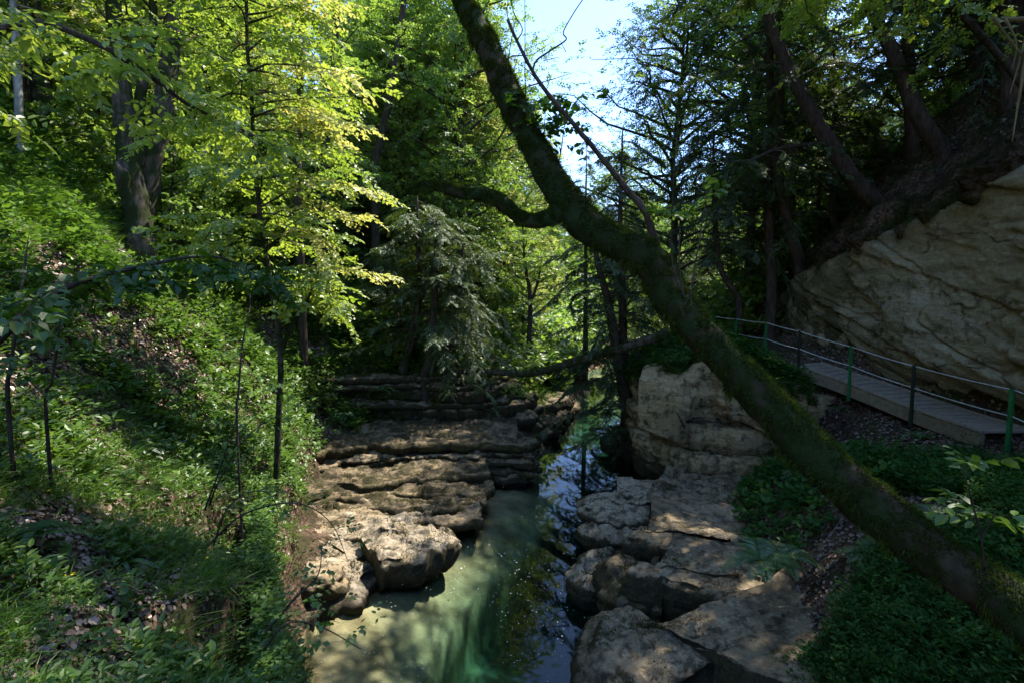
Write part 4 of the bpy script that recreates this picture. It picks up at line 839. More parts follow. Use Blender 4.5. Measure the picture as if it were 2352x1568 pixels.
# leafy shoots from the trunk
def shoots(stems, seed, ll=.07, ltw=.22, n=7, leafm='leaf_dark'):
    r = np.random.default_rng(seed); mb = MB(); c = MB()
    for s, nl in stems:
        P = smooth_line([W(*p) for p in s], 6); tube(mb, P, np.linspace(.007, .0025, len(P)), 5)
        if nl:
            O, D, L = grow(r, P, nl, .35, .98, lambda t: .14, .3, .1, 2, ltw, mb, .0025, sides=4); V, F, a = sprays(r, O, D, L, n, ll, ll*.62, six=True); c.add(V, F, a=a)
    hang(mb.build('shoot', M['bark_dark'])); hang(c.build('shoot_leaves', M[leafm]))
shoots([([(1262, 400, 4.85), (1238, 330, 4.85), (1232, 270, 4.85), (1215, 230, 4.9)], 8), ([(1275, 420, 4.85), (1290, 340, 4.85), (1300, 280, 4.85), (1340, 220, 4.9)], 9), ([(1250, 380, 4.85), (1250, 300, 4.9), (1255, 230, 4.9)], 7), ([(1210, 280, 5.0), (1206, 180, 5), (1206, 60, 5), (1205, -40, 5)], 0), ([(1162, 195, 5.1), (1170, 120, 5.1), (1185, 40, 5.1)], 0), ([(1150, 190, 5.1), (1155, 120, 5.1), (1190, 90, 5.1)], 0)], 4)
shoots([([(1585, 690, 4.1), (1595, 620, 4.1), (1612, 520, 4.1), (1628, 400, 4.1), (1640, 250, 4.1)], 0), ([(1570, 680, 4.1), (1560, 600, 4.1), (1563, 480, 4.1), (1572, 330, 4.1)], 0), ([(1575, 690, 4.1), (1545, 610, 4.1), (1545, 450, 4.1), (1560, 250, 4.1)], 0), ([(1530, 480, 4.1), (1570, 468, 4.1), (1625, 468, 4.1)], 4), ([(1500, 500, 4.1), (1530, 490, 4.1), (1560, 500, 4.1)], 3)], 5, leafm='ground')
shoots([([(2260, 1300, 2.95), (2252, 1230, 2.9), (2240, 1180, 2.9), (2225, 1120, 2.9), (2195, 1040, 2.9)], 5), ([(2252, 1240, 2.9), (2290, 1170, 2.9)], 2)], 6, leafm='ground')
# unseen crown of the leaning tree, shaped to shade the left foreground
mb = MB(); r_ = np.random.default_rng(77)
O, D, L = grow(r_, PM[-45:], 60, .1, .99, lambda t: 3.9 - t, .25, .1, 26, .65, mb, .03)
kp = O[:, 2] > .56*O[:, 1] + .35; O, D, L = O[kp], D[kp], L[kp]
V, F, a = sprays(r_, O, D, L, 10, .09, .065)
hang(mb.build('branch', M['bark_dark'], smooth=True)); hang(mesh_np('crown', V, F, M['leaf_far'], attr=a))
# unseen tree added beside the picture to shade mossy trunk and right foreground
st = np.array([[10.2, 3.5, -2.2], [9.4, 4.2, 0.5], [8.0, 5.2, 3.2], [6.4, 6.2, 5.6], [5.0, 7.0, 7.4], [4.0, 7.6, 9.2]]); sb = empty('broadleaf_tree', st[0], 'added unseen tree whose crown shades the right bank from out of view', 'tree')
mb = MB(); PS = smooth_line(st, 6); tube(mb, PS, np.linspace(.2, .05, len(PS)), 10, .12, 3); r_ = np.random.default_rng(88)
O, D, L = grow(r_, PS, 90, .45, .99, lambda t: 4.0 - t, .2, .1, 26, .65, None, .02)
kp = O[:, 2] > .56*O[:, 1] + .3; V, F, a = sprays(r_, O[kp], D[kp], L[kp], 11, .1, .07)
for q in (mb.build('trunk', M['bark_dark'], smooth=True), mesh_np('crown', V, F, M['leaf_far'], attr=a)): q.parent = sb; q.location = tuple(-st[0])
# fallen log across the river
lg = [(930, 866, 19.9), (975, 858, 19.8), (1040, 852, 19.5), (1130, 853, 19.2), (1200, 858, 18.9), (1250, 851, 18.6), (1300, 836, 18.2), (1350, 821, 17.9), (1400, 807, 17.6), (1450, 793, 17.3), (1500, 778, 17.0), (1530, 766, 16.7)]
PL, RL = smooth_line([W(*p) for p in lg], 8, np.linspace(.09, .17, len(lg))); e = empty('fallen_log', PL[0], 'mossy fallen trunk bridging the river between both banks', 'log')
mb = MB(); VL, DL = tube(mb, PL, RL, 14, .15, 12)
tube(mb, smooth_line([W(1040, 853, 19.5), W(1020, 840, 19.3), W(1000, 862, 19.2), W(980, 858, 19.)], 5), np.linspace(.07, .02, 16), 7, .2)
q = mb.build('trunk', M['bark_moss'], smooth=True); q.parent = e; q.location = tuple(-PL[0])
q = moss_fur('moss', VL, DL, 26000, .05, 'moss', seed=9); q.parent = e; q.location = tuple(-PL[0])
# ------------------------------------------------------------------ footbridge and rail
post_px = [(2536, 1045, 970, 9.35), (2289*1., 0, 912, 11.6), (2131, 0, 864, 13.2), (2002, 0, 826, 14.5), (1917, 0, 804, 15.7), (1842, 0, 795, 17.4), (1788, 0, 789, 19.2)]
tops = [W(a/1.0884, t/1.0884, Y) for a, _, t, Y in post_px]
RH = 1.02
deck_edge = [t - np.array([-.06, 0, RH]) for t in tops[:4]]
A = deck_edge[3] + (deck_edge[3]-deck_edge[2])*.12; B = deck_edge[1] + (deck_edge[0]-deck_edge[1])*.72
br = empty('footbridge', (A+B)/2, 'sloping wooden plank footbridge beside the limestone cliff', 'footbridge')
bo = (A+B)/2
dpts = smooth_line([A, deck_edge[2], deck_edge[1], B], 12)
seg = np.r_[0, np.cumsum(np.linalg.norm(np.diff(dpts, axis=0), axis=1))]; npl = 21
WD = 1.15
for q in range(npl):
    s0 = seg[-1]*(q+.5)/npl; c = np.array([np.interp(s0, seg, dpts[:, k]) for k in range(3)]); c2 = np.array([np.interp(s0+.05, seg, dpts[:, k]) for k in range(3)])
    t = nrm(c2-c); sd = nrm(np.cross(t, [0, 0, 1.])); sd = sd if sd[0] > 0 else -sd; up = np.cross(sd, t); up = up if up[2] > 0 else -up
    mb = MB(); jt = random.Random(q); pw = seg[-1]/npl - .035
    mb.box(c - bo + sd*(WD/2) + up*(-.02 + jt.uniform(-.004, .004)), (WD + jt.uniform(-.02, .02), pw, .045), (sd, t, up))
    o = mb.build('plank', M['plank'], br)
for off, lab in ((.03, 'near'), (WD-.03, 'far')):
    mb = MB(); P = []
    for c, c2 in zip(dpts[:-1], dpts[1:]):
        t = nrm(c2-c); sd = nrm(np.cross(t, [0, 0, 1.])); sd = sd if sd[0] > 0 else -sd
        P.append((c + sd*off, sd))
    P.append((dpts[-1] + P[-1][1]*off, P[-1][1]))
    V = []
    for c, sd in P:
        for a_, b_ in ((-.05, -.05), (.05, -.05), (.05, -.33), (-.05, -.33)): V.append(c + sd*a_ + np.array([0, 0, b_]) - bo)
    n = len(P); F = [[i*4+j, i*4+(j+1) % 4, (i+1)*4+(j+1) % 4, (i+1)*4+j] for i in range(n-1) for j in range(4)] + [[3, 2, 1, 0], [(n-1)*4, (n-1)*4+1, (n-1)*4+2, (n-1)*4+3]]
    mb.add(V, F); mb.build('beam', M['beam'], br)
    mb = MB()
    V = []
    for c, sd in P:
        for a_, b_ in ((-.055, .035), (.03, .035), (.03, -.012), (-.055, -.012)): V.append(c + sd*a_ + np.array([0, 0, b_]) - bo)
    mb.add(V, F); mb.build('edge_rail', M['plank'], br)
rl = empty('railing', tops[1]*1., 'cable handrail on green and dark posts along the path', 'railing'); ro = tops[1]*1.
for i, t in enumerate(tops):
    if i >= 4: zb = float(ground_z(t[:1], t[1:2])[0]) - .2
    elif i == 0: zb = t[2]-RH-.3
    else: zb = t[2]-RH-.42
    mb = MB(); h = t[2] - zb; wd = .075 if i == 0 else .05
    dx = np.array([.94, .34, 0]); dy = np.array([-.34, .94, 0])
    mb.box(np.array([t[0], t[1], zb + h/2]) - ro, (wd, .012, h), (dx, dy, (0, 0, 1)))
    mb.box(np.array([t[0], t[1], zb + h/2]) - ro + dy*.03 - dx*(wd/2-.006), (.01, .05, h), (dx, dy, (0, 0, 1)))
    o = mb.build('post', M['green' if i in (0, 2, 4, 5, 6) else 'dkpost'], rl)
for dz in (-.035, -.53):
    K = [t + np.array([-.0, -.02, dz]) for t in tops]; K = [K[0] + (K[0]-K[1])*.5 + np.array([0, 0, -.1])] + K
    pts = []
    for a, b in zip(K[:-1], K[1:]):
        for u in np.linspace(0, 1, 8, endpoint=False): pts.append(a*(1-u)+b*u - np.array([0, 0, .02*4*u*(1-u)]))
    pts.append(K[-1]); mb = MB(); tube(mb, np.array(pts) - ro, .0125, 8); mb.build('cable', M['steel'], rl, smooth=True)
# ------------------------------------------------------------------ undergrowth
def surf(x, y):
    z = ground_z(x, y); e = .06
    gx = (ground_z(x+e, y) - ground_z(x-e, y))/(2*e); gy = (ground_z(x, y+e) - ground_z(x, y-e))/(2*e)
    N = nrm(np.stack([-gx, -gy, np.ones_like(gx)], -1)); return np.stack([x, y, z], -1), N
def scat(r, n, xr, yr, test, pw=1.0, clump=None):
    """points on the ground, denser near the camera"""
    out = []; tot = 0
    while tot < n:
        m = n*2; x = r.uniform(*xr, m); y = r.uniform(*yr, m)
        keep = r.random(m) < (2.2/np.maximum(np.hypot(x, y), 2.2))**pw
        if clump: keep &= (n2(x, y, clump[0], 3, clump[2] if len(clump) > 2 else 1) + clump[1]) > r.normal(0, .15, m)
        x, y = x[keep], y[keep]; P, N = surf(x, y); k = test(P) ; P, N = P[k], N[k]
        out.append(np.hstack([P, N])); tot += len(P)
        if m and len(out) > 60: break
    Q = np.vstack(out)[:n]; return Q[:, :3], Q[:, 3:]
def herbs(r, P, N, k, ll, lw, h, six=False, size_pow=.45, tilt=.45):
    n = len(P); d = np.hypot(P[:, 0], P[:, 1]); s = (np.maximum(d, 2.5)/4)**size_pow*r.uniform(.6, 1.4, n)
    up = nrm(N*.35 + np.array([0, 0, .75]) + r.normal(0, .15, (n, 3)))
    H = h*s*r.uniform(.4, 1.5, n)
    az = r.uniform(0, 6.28, (n, 1)) + np.arange(k)*2.4 + r.normal(0, .3, (n, k)); hh = r.uniform(.45, 1, (n, k))
    el = tilt + r.normal(0, .25, (n, k))
    D = np.stack([np.cos(az)*np.cos(el), np.sin(az)*np.cos(el), np.sin(el)], -1)
    off = D*(.25*ll*s)[:, None, None]
    B = P[:, None] + up[:, None]*(H[:, None]*hh)[..., None] + off
    Nl = nrm(np.array([0, 0, 1.]) - D*D[..., 2:3] + r.normal(0, .2, D.shape)); Nl = nrm(Nl - D*(Nl*D).sum(-1, keepdims=True))
    L = (ll*s)[:, None]*r.uniform(.7, 1.2, (n, k))
    v = np.repeat(np.clip(r.normal(.5, .22, n), 0, 1.2), k)
    V, F = (leaf_six if six else leaf_quads)(B.reshape(-1, 3), D.reshape(-1, 3), Nl.reshape(-1, 3), L.ravel(), L.ravel()*lw/ll)
    return V, F, np.repeat(v, 6 if six else 4)
def blades(r, P, N, k, L, wd, spread=.5, bend=.9, seg=3):
    n = len(P)*k; B = np.repeat(P, k, 0) + r.normal(0, .03, (n, 3))*np.array([1, 1, .2]); up = np.repeat(N, k, 0)*.3 + np.array([0, 0, .8])
    d = nrm(up + r.normal(0, spread, (n, 3))); hor = d*np.array([1, 1, 0]) + r.normal(0, .1, (n, 3)); LL = L*r.uniform(.5, 1.3, (n, 1)); S = nrm(np.cross(d, r.normal(size=(n, 3))))
    rows = []; t = np.linspace(0, 1, seg+1)
    for q in t:
        c = B + d*LL*q + nrm(hor)*LL*bend*.35*q*q - np.array([0, 0, 1.])*LL*bend*.45*q**2.5
        rows += [c - S*wd*(1-q*.93)*.5, c + S*wd*(1-q*.93)*.5]
    V = np.stack(rows, 1); nv = 2*(seg+1); b = np.arange(n)[:, None]*nv
    F = np.concatenate([np.stack([b+2*q, b+2*q+1, b+2*q+3, b+2*q+2], -1).reshape(-1, 4) for q in range(seg)])
    return V.reshape(-1, 3), F, np.repeat(np.clip(r.normal(.5, .25, n), 0, 1), nv)
def stuff(name, mb, mt, label, cat):
    o = mb.build(name, M[mt]); return tag(o, label, cat, kind='stuff')
ru = np.random.default_rng(42)
leftP = lambda P: (P[:, 2] > -4.9) & (P[:, 0] < -1.0)
rightP = lambda P: (P[:, 2] > -5.0) & (P[:, 0] > 2.6)
# fallen leaves
mb = MB()
for nn, xr, yr, tst, pw in ((52000, (-12, -.9), (1.2, 14), leftP, 1.4), (34000, (-14, -2), (10, 26), leftP, .3), (26000, (2.6, 10.5), (2, 16), rightP, 1.0), (7000, (9.5, 17), (7, 26), lambda P: P[:, 2] > -2.5, .2)):
    P, N = scat(ru, nn, xr, yr, tst, pw); n = len(P); D = rand_unit(ru, n); D = nrm(D - N*(D*N).sum(-1, keepdims=True)*.75)
    Nn = nrm(N + ru.normal(0, .35, (n, 3))); Nn = nrm(Nn - D*(Nn*D).sum(-1, keepdims=True)); s = .05*(np.maximum(np.hypot(P[:, 0], P[:, 1]), 3)/4)**.35*ru.uniform(.6, 1.3, n)
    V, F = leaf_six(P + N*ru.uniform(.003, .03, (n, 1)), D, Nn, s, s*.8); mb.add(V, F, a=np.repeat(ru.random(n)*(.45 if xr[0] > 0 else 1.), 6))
for nn, xr, yr, tst in ((420, (-10, -1.2), (1.8, 12), leftP), (260, (2.8, 10), (2.5, 13), rightP), (260, (10, 17), (8, 24), lambda P: P[:, 2] > -2.)):
    P, N = scat(ru, nn, xr, yr, tst, .6)
    for p, q in zip(P, N):
        d = rand_unit(ru, 1)[0]; d = nrm(d - q*np.dot(d, q)*.9); l = ru.uniform(.12, .6); b = d + ru.normal(0, .25, 3)
        tube(mb, [p + q*.02, p + q*.035 + d*l*.5, p + q*.03 + d*l*.5 + b*l*.4], [.006, .005, .002], 4, cap=False, a=ru.uniform(0, .6))
stuff('leaf_litter', mb, 'litter', 'brown fallen beech leaves strewn over the slopes', 'fallen leaves')
# left slope herbs
mb = MB()
P, N = scat(ru, 6500, (-9, -.9), (1.2, 9), leftP, 1.5, (.9, .0)); mb.add(*(lambda q: (q[0], q[1]))(herbs(ru, P, N, 7, .06, .034, .13, True)), a=herbs.__defaults__ and .5) if False else None
V, F, a = herbs(ru, P, N, 7, .055, .03, .13, True); mb.add(V, F, a=a)
P, N = scat(ru, 6500, (-10, -.9), (1.5, 11), leftP, 1.3, (.6, .0, 7)); V, F, a = herbs(ru, P, N, 11, .03, .016, .09); mb.add(V, F, a=a)
P, N = scat(ru, 19000, (-18, -2), (8, 30), leftP, .3, (.5, .12, 9)); V, F, a = herbs(ru, P, N, 8, .07, .042, .22); mb.add(V, F, a=a)
stuff('undergrowth', mb, 'ground', 'green herbs and seedlings covering the left slope', 'undergrowth')
mb = MB()
P, N = scat(ru, 9000, (-40, 3), (20, 62), lambda P: P[:, 2] > -5.0, .0); V, F, a = herbs(ru, P, N, 14, .16, .1, .5); mb.add(V, F, a=a)
P, N = scat(ru, 9000, (8, 40), (19, 60), lambda P: P[:, 2] > -5.0, .0); V, F, a = herbs(ru, P, N, 14, .16, .1, .5); mb.add(V, F, a=a)
P, N = scat(ru, 3500, (1, 11), (27, 60), lambda P: P[:, 2] > -5.6, .0); V, F, a = herbs(ru, P, N, 14, .14, .09, .5); mb.add(V, F, a=a)
P, N = scat(ru, 6000, (-60, 70), (60, 160), lambda P: P[:, 2] > -5.4, .0); V, F, a = herbs(ru, P, N, 14, .4, .25, 1.); mb.add(V, F, a=a)
stuff('low_shrubbery', mb, 'leaf_far', 'low green growth covering the ground under the far woods', 'undergrowth')
# steep drop of the near left bank: hanging leaves
mb = MB()
yy = ru.uniform(2.4, 13, 9000); xl = np.interp(yy, [3, 5, 8.5, 10.5, 13], [-1.3, -2.4, -4.3, -5.1, -5.7]); zz = np.interp(yy, [3, 5, 8.5, 10.5, 13], [-2.6, -2.9, -3.5, -3.7, -3.9]) - ru.random(9000)**1.5*2.2
P = np.stack([xl - .22 + .12*(-2.6-zz).clip(0, 1) + ru.normal(0, .08, 9000), yy, zz], -1); N = np.tile(nrm(np.array([.8, -.1, .5])), (9000, 1))
V, F, a = herbs(ru, P, N, 8, .042, .026, .10, tilt=.1); mb.add(V, F, a=a)
P, N = scat(ru, 2600, (-6.5, -1.0), (2.4, 14), lambda P: (P[:, 2] < -2.3) & (P[:, 2] > -5.2), .5); V, F, a = blades(ru, P, N, 5, .3, .008, .6); mb.add(V, F, a=a)
stuff('bank_edge_growth', mb, 'ground', 'leafy fringe hanging down the edge of the near left bank', 'undergrowth')
# grass
mb = MB()
P, N = scat(ru, 2600, (-9, -1.2), (1.5, 9), leftP, 1.2, (.8, -.12, 15)); V, F, a = blades(ru, P, N, 12, .26, .007, .5); mb.add(V, F, a=a)
P, N = scat(ru, 3800, (-13.5, -7.2), (7.5, 14), lambda P: P[:, 2] > -.2, .0, (.35, .12, 15)); V, F, a = blades(ru, P, N, 14, .36, .012, .5); mb.add(V, F, a=a)
P, N = scat(ru, 3000, (-11, -4.5), (15, 24), lambda P: P[:, 2] > -2.8, .0, (.35, .0, 25)); V, F, a = blades(ru, P, N, 14, .34, .014, .5); mb.add(V, F, a=a)
P, N = scat(ru, 500, (-1.5, 3.2), (22, 29), lambda P: P[:, 2] > -5.3, .0); V, F, a = blades(ru, P, N, 14, .4, .02, .5); mb.add(V, F, a=a)
stuff('grass', mb, 'grass', 'long bright grass in patches on the left slope', 'grass')
BLOCKV = [(23, 0., .75, (18, 48), 2600), (23, .05, .6, (8, 20), 700), (27, .1, .95, (26, 50), 1500), (27, .4, 1., (14, 30), 500)]
# right slope
mb = MB()
def rp(P): return rightP(P) & (P[:, 0] < 10.3) & ~((P[:, 1] > 9.2) & (P[:, 1] < 15.5) & (P[:, 0] > 7.6 + .0*P[:, 1])) & ~((P[:, 1] > 8.6) & (P[:, 0] > 8.3))
def dense(P):   # thick carpet low and near, bare leafy band behind it
    b = n2(P[:, 0], P[:, 1], .5, 3, 33)
    return rp(P) & ((P[:, 1] < 6.4 + b) | ((P[:, 0] > 6.6 + b) & (P[:, 1] < 9.6)) | (b > .42))
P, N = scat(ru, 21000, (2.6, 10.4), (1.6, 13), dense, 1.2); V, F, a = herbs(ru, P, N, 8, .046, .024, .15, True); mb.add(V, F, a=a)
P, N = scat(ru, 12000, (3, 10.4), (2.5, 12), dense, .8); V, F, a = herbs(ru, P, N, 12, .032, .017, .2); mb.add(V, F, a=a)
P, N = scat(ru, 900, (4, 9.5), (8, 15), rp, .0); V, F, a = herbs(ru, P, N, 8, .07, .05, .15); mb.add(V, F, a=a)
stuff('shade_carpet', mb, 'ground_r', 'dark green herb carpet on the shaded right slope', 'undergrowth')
mb = MB()
P, N = scat(ru, 5200, (4.3, 8.0), (13.8, 21), lambda P: (P[:, 2] > -3.6) & (P[:, 2] < -1.5) & (P[:, 0] < 7.4), .0); V, F, a = herbs(ru, P, N, 10, .06, .038, .22, tilt=.2); mb.add(V, F, a=a)
for li, j0, j1, rng_, nn in BLOCKV:
    V_, nf = LEDGES[li]; b_ = V_.shape[1]; i = ru.integers(*rng_, nn); j = ru.integers(int(b_*j0), int(b_*j1)-1, nn); P = V_[i, j] + ru.normal(0, .06, (nn, 3)); N = np.tile(np.array([-.3, -.4, .85]), (nn, 1))
    V, F, a = herbs(ru, P, N, 9, .055, .034, .16, tilt=.1); mb.add(V, F, a=a)
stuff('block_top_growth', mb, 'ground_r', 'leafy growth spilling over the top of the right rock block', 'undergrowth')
# moss and fine roots on the earth above the cliff
mb = MB()
P, N = scat(ru, 16000, (9.8, 17), (6, 25), lambda P: P[:, 2] > .4, .0, (.5, -.1, 44)); V, F, a = blades(ru, P, N, 3, .09, .012, .9, seg=1); mb.add(V, F, a=a)
nn = 5200; i = ru.integers(0, onf+8, nn); j = ru.integers(0, OV.shape[1]-1, nn); V, F, a = blades(ru, OV[i, j] + ru.normal(0, .03, (nn, 3)), np.tile([-.8, 0., -.2], (nn, 1)), 2, .28, .008, .5, bend=1.8, seg=2); mb.add(V, F, a=a*.35)
stuff('slope_moss', mb, 'moss', 'mossy patches on the brown slope above the cliff', 'moss')
# moss tufts over the ledges
mb = MB()
for V_, nf in LEDGES:
    a_, b_ = V_.shape[:2]; Vc = V_[:nf+24]; dist = np.linalg.norm(Vc.mean((0, 1))); n = int(min(9000, 60000/dist))
    i = ru.integers(2, nf+22, n); j = ru.integers(0, b_-1, n); u = ru.random((n, 1)); v = ru.random((n, 1))
    P = (V_[i, j]*(1-u)+V_[i+1, j]*u)*(1-v) + (V_[i, j+1]*(1-u)+V_[i+1, j+1]*u)*v
    N = nrm(np.cross(V_[i, j+1]-V_[i, j], V_[i+1, j]-V_[i, j])); N = N*np.sign(N[:, 2:3]+.05)
    cl = fbm(P*2.3, 4); k = (cl + .25*N[:, 2] - .12 > ru.random(n)*.5) & (P[:, 2] > -5.85); P, N, cl = P[k], N[k], cl[k]; m = len(P)
    s = (.018 + .0011*dist)
    d = nrm(N + ru.normal(0, .6, (m, 3))); S = nrm(np.cross(d, ru.normal(size=(m, 3))))*s*.3
    T_ = np.stack([P-S, P+S, P+d*s*ru.uniform(.5, 1.4, (m, 1))], 1).reshape(-1, 3)
    mb.add(T_, None, np.arange(len(T_)).reshape(-1, 3), a=np.repeat(np.clip(.5+cl*.4+ru.normal(0, .2, m), 0, 1), 3))
stuff('rock_moss', mb, 'moss_brown', 'olive brown moss cushions on the rock ledges', 'moss')
# foam specks
mb = MB(); th = np.arange(6)/6*6.283
n = 0
while n < 900:
    px = ru.uniform(700, 1420); py = ru.uniform(1080, 1568)
    q = G(px, py, -5.994)
    c = fbm(np.array([[q[0]*.8, q[1]*.5, 3.]]), 3)[0]
    if c < ru.normal(-.05, .25) or (py < 1250 and ru.random() < .6): continue
    n += 1; rr = abs(ru.normal(.002, .0045)) + .002; rr *= q[1]/10
    mb.add(np.vstack([np.stack([q[0]+np.cos(th)*rr, q[1]+np.sin(th)*rr*1.2, np.full(6, -5.996)], -1), [[q[0], q[1], -5.990]]]), None, [[k, (k+1) % 6, 6] for k in range(6)])
stuff('foam', mb, 'foam', 'white foam specks drifting on the pool', 'foam')
# ------------------------------------------------------------------ ferns, flowers, boulder, sticks, hiker
def fern_mesh(seed, strap=False, n=10, L=.55):
    r = np.random.default_rng(seed); mb = MB()
    for i in range(n):
        az = i*2.4 + r.normal(0, .2); e = r.uniform(.7, 1.2); l = L*r.uniform(.7, 1.15); t = np.linspace(0, 1, 22)[:, None]
        d = np.array([cos(az)*cos(e), sin(az)*cos(e), sin(e)]); hz = np.array([cos(az), sin(az), 0])
        Q = d*l*t + hz*l*.35*t**2 - np.array([0, 0, 1.])*l*.75*t**2.4; T = nrm(np.gradient(Q, axis=0)); S = nrm(np.cross(T, [0, 0, 1.])); Nn = np.cross(S, T)
        if strap:
            w_ = (.045*np.sin(pi*np.clip(t*.94+.04, 0, 1))**.55) * (1+.12*np.sin(t*40)); V = np.concatenate([Q-S*w_*.5 + Nn*.006, Q, Q+S*w_*.5 + Nn*.006]); m = 22
            F = [[a*m+k, a*m+k+1, (a+1)*m+k+1, (a+1)*m+k] for a in (0, 1) for k in range(m-1)]; mb.add(V, F, a=r.random())
        else:
            tube(mb, Q, np.linspace(.004, .001, 22), 4, cap=False)
            for sg in (-1, 1):
                tt = np.repeat(np.linspace(.1, .99, 34)[:, None], 1, 1); B = np.stack([np.interp(tt[:, 0], t[:, 0], Q[:, k]) for k in range(3)], -1); Sx = np.stack([np.interp(tt[:, 0], t[:, 0], S[:, k]) for k in range(3)], -1); Tx = np.stack([np.interp(tt[:, 0], t[:, 0], T[:, k]) for k in range(3)], -1)
                D = nrm(Sx*sg + Tx*.35 + r.normal(0, .06, (34, 3))); ln = .16*l/.55*np.sin(pi*(tt[:, 0]*.85+.12))**.9 + .008
                V, F = leaf_quads(B, D, nrm(np.cross(Sx*1., Tx) + r.normal(0, .15, (34, 3))), ln, np.full(34, .022*l/.55)); mb.add(V, F, a=r.random())
    return mb.build('fern', M['fern'], link=False)
FM = [fern_mesh(1), fern_mesh(2, n=8), fern_mesh(3, True, 12, .42), fern_mesh(4, True, 9, .38)]
def on_ray(px, py, Y0=1.5, Y1=60):
    """first ground point along a view ray"""
    for Yq in np.arange(Y0, Y1, .08):
        p = W(px, py, Yq)
        if p[2] < float(ground_z(p[:1], p[1:2])[0]) + .02: return p
    return p
ferns = [(1745, 1290, 0, 1.1, 'arching fern beside the bright leaf patch at the rock edge', 7.2), (1790, 1285, 1, 1.0, 'fern immediately right of the arching one at the rock edge', 7.4), (1600, 1250, 0, .55, 'small fern growing on the long right ledge', 9.6),
         (1935, 945, 2, 1.2, 'hart tongue fern under the footbridge beam', None), (1765, 1060, 2, 1.0, 'strap leaved fern at the corner of the big rock block', 13.2), (1770, 1130, 3, .9, 'strap leaved fern low at the foot of the rock block', 12.4), (1740, 1180, 1, .8, 'small fern in front of the highest flat shelf', 11.6),
         (2085, 1190, 3, 1.2, 'strap leaved fern above the mossy trunk on the right slope', None), (2110, 1010, 2, 1.1, 'strap leaved fern below the end of the footbridge', None), (2230, 1060, 3, 1.1, 'strap leaved fern near the green end post', None), (2270, 1200, 2, 1., 'strap leaved fern right of the young shoot on the trunk', None),
         (2010, 650, 3, .8, 'fern tuft sprouting from the cliff face', 16.2), (1985, 690, 3, .7, 'lower fern tuft on the cliff face', 16.6), (880, 900, 2, 1.4, 'dark strap leaved fern at the left end of the banded wall', 18.6), (800, 960, 3, 1.3, 'dark strap leaved fern low on the left bank', 17.8),
         (40, 1250, 0, .7, 'fern in the dark lower left corner of the slope', None), (1715, 1235, 1, .7, 'tiny fern at the end of the straight ledge', 10)]
for px, py, k, s, lab, Yq in ferns:
    p = on_ray(px, py) if Yq is None else W(px, py, Yq)
    o = obj_me('fern', FM[k], None, p, ru.uniform(0, 6), s); tag(o, lab, 'fern', 'ferns on the rocks and slopes')
mb = MB(); P = smooth_line([[0, 0, 0], [.01, 0, .09], [.0, .01, .17]], 4); tube(mb, P, .0022, 4); stem_me = mb.build('stem', M['ground'], link=False)
mb = MB()
for k in range(5):
    a_ = k*1.2566; d = np.array([cos(a_), sin(a_), .35]); d /= np.linalg.norm(d); V, F = leaf_six(np.array([[0, .01, .17]]), d[None], nrm(np.array([[-d[0]*.3, -d[1]*.3, 1]])), np.array([.016]), np.array([.016])); mb.add(V, F)
pet_me = mb.build('petals', M['petal'], link=False)
for px, py, w_ in [(147, 1163, 0), (135, 1163, 0), (215, 1140, 0), (295, 1165, 0), (340, 1248, 0), (317, 1262, 0), (350, 1262, 0), (163, 1373, 0), (165, 1357, 0), (178, 1372, 0), (463, 1333, 0), (485, 1316, 0), (505, 1316, 0), (512, 1325, 0), (537, 1316, 0), (557, 1347, 0), (200, 600, 0), (345, 860, 0), (365, 878, 0)]:
    p = on_ray(px, py); e = empty('yellow_flower', p, 'small yellow flower among the dark foreground herbs', 'flower', 'small yellow flowers on the left slope'); e.rotation_euler = (ru.normal(0, .2), ru.normal(0, .2), ru.uniform(0, 6)); s = .62 + .07*np.hypot(*p[:2]); e.scale = (s, s, s)
    obj_me('stem', stem_me, e); obj_me('petals', pet_me, e)
for k, (xr, yr, n_, lab, tst) in enumerate([((3.4, 9.5), (4, 12), 26, 'fern in the shaded herb carpet of the right slope', rp), ((-9, -2), (3, 13), 22, 'fern among the herbs of the left slope', leftP)]):
    P, N = scat(ru, n_, xr, yr, tst, .4)
    for p in P: tag(obj_me('fern', FM[int(ru.integers(4))], None, p, ru.uniform(0, 6), ru.uniform(.5, .95)), lab, 'fern', ['ferns scattered over the right slope', 'ferns scattered over the left slope'][k])
def boulder(name, c, size, mt, label, seed):
    import bmesh
    bm = bmesh.new(); bmesh.ops.create_icosphere(bm, subdivisions=5, radius=1); V = np.array([v.co[:] for v in bm.verts]); bm.free()
    bm = bmesh.new(); bmesh.ops.create_icosphere(bm, subdivisions=5, radius=1); me = bpy.data.meshes.new(name)
    V = V*(1 + .22*fbm(V*1.2+seed, 3)[:, None]); V = np.sign(V)*np.abs(V)**.85; V = V*(1+.05*fbm(V*5+seed, 3)[:, None])*np.array(size)
    for v, q in zip(bm.verts, V): v.co = q
    for f in bm.faces: f.smooth = True
    bm.to_mesh(me); bm.free(); me.materials.append(M[mt]); o = bpy.data.objects.new(name, me); COL.objects.link(o); o.location = tuple(c); return tag(o, label, 'boulder')
boulder('boulder', W(728, 1345, 9.6)+np.array([-.1, .2, -.1]), (.62, .5, .4), 'rock', 'dark round boulder at the edge of the sunlit slab', 3)
boulder('boulder', W(1350, 1010, 21.5)+np.array([3.4, 0, -.2]), (.5, .6, .45), 'rock_moss', 'dark mossy boulder standing in the far pool under the yew', 5) if False else None
boulder('boulder', W(1425, 1020, 19.4), (.75, .7, .42), 'rock_moss', 'dark mossy boulder standing in the water under the leaning yew', 6)
False and boulder('boulder', W(185, 985, 5.6), (.2, .2, .13), 'rock_moss', 'mossy boulder half hidden in the left slope herbs', 8)
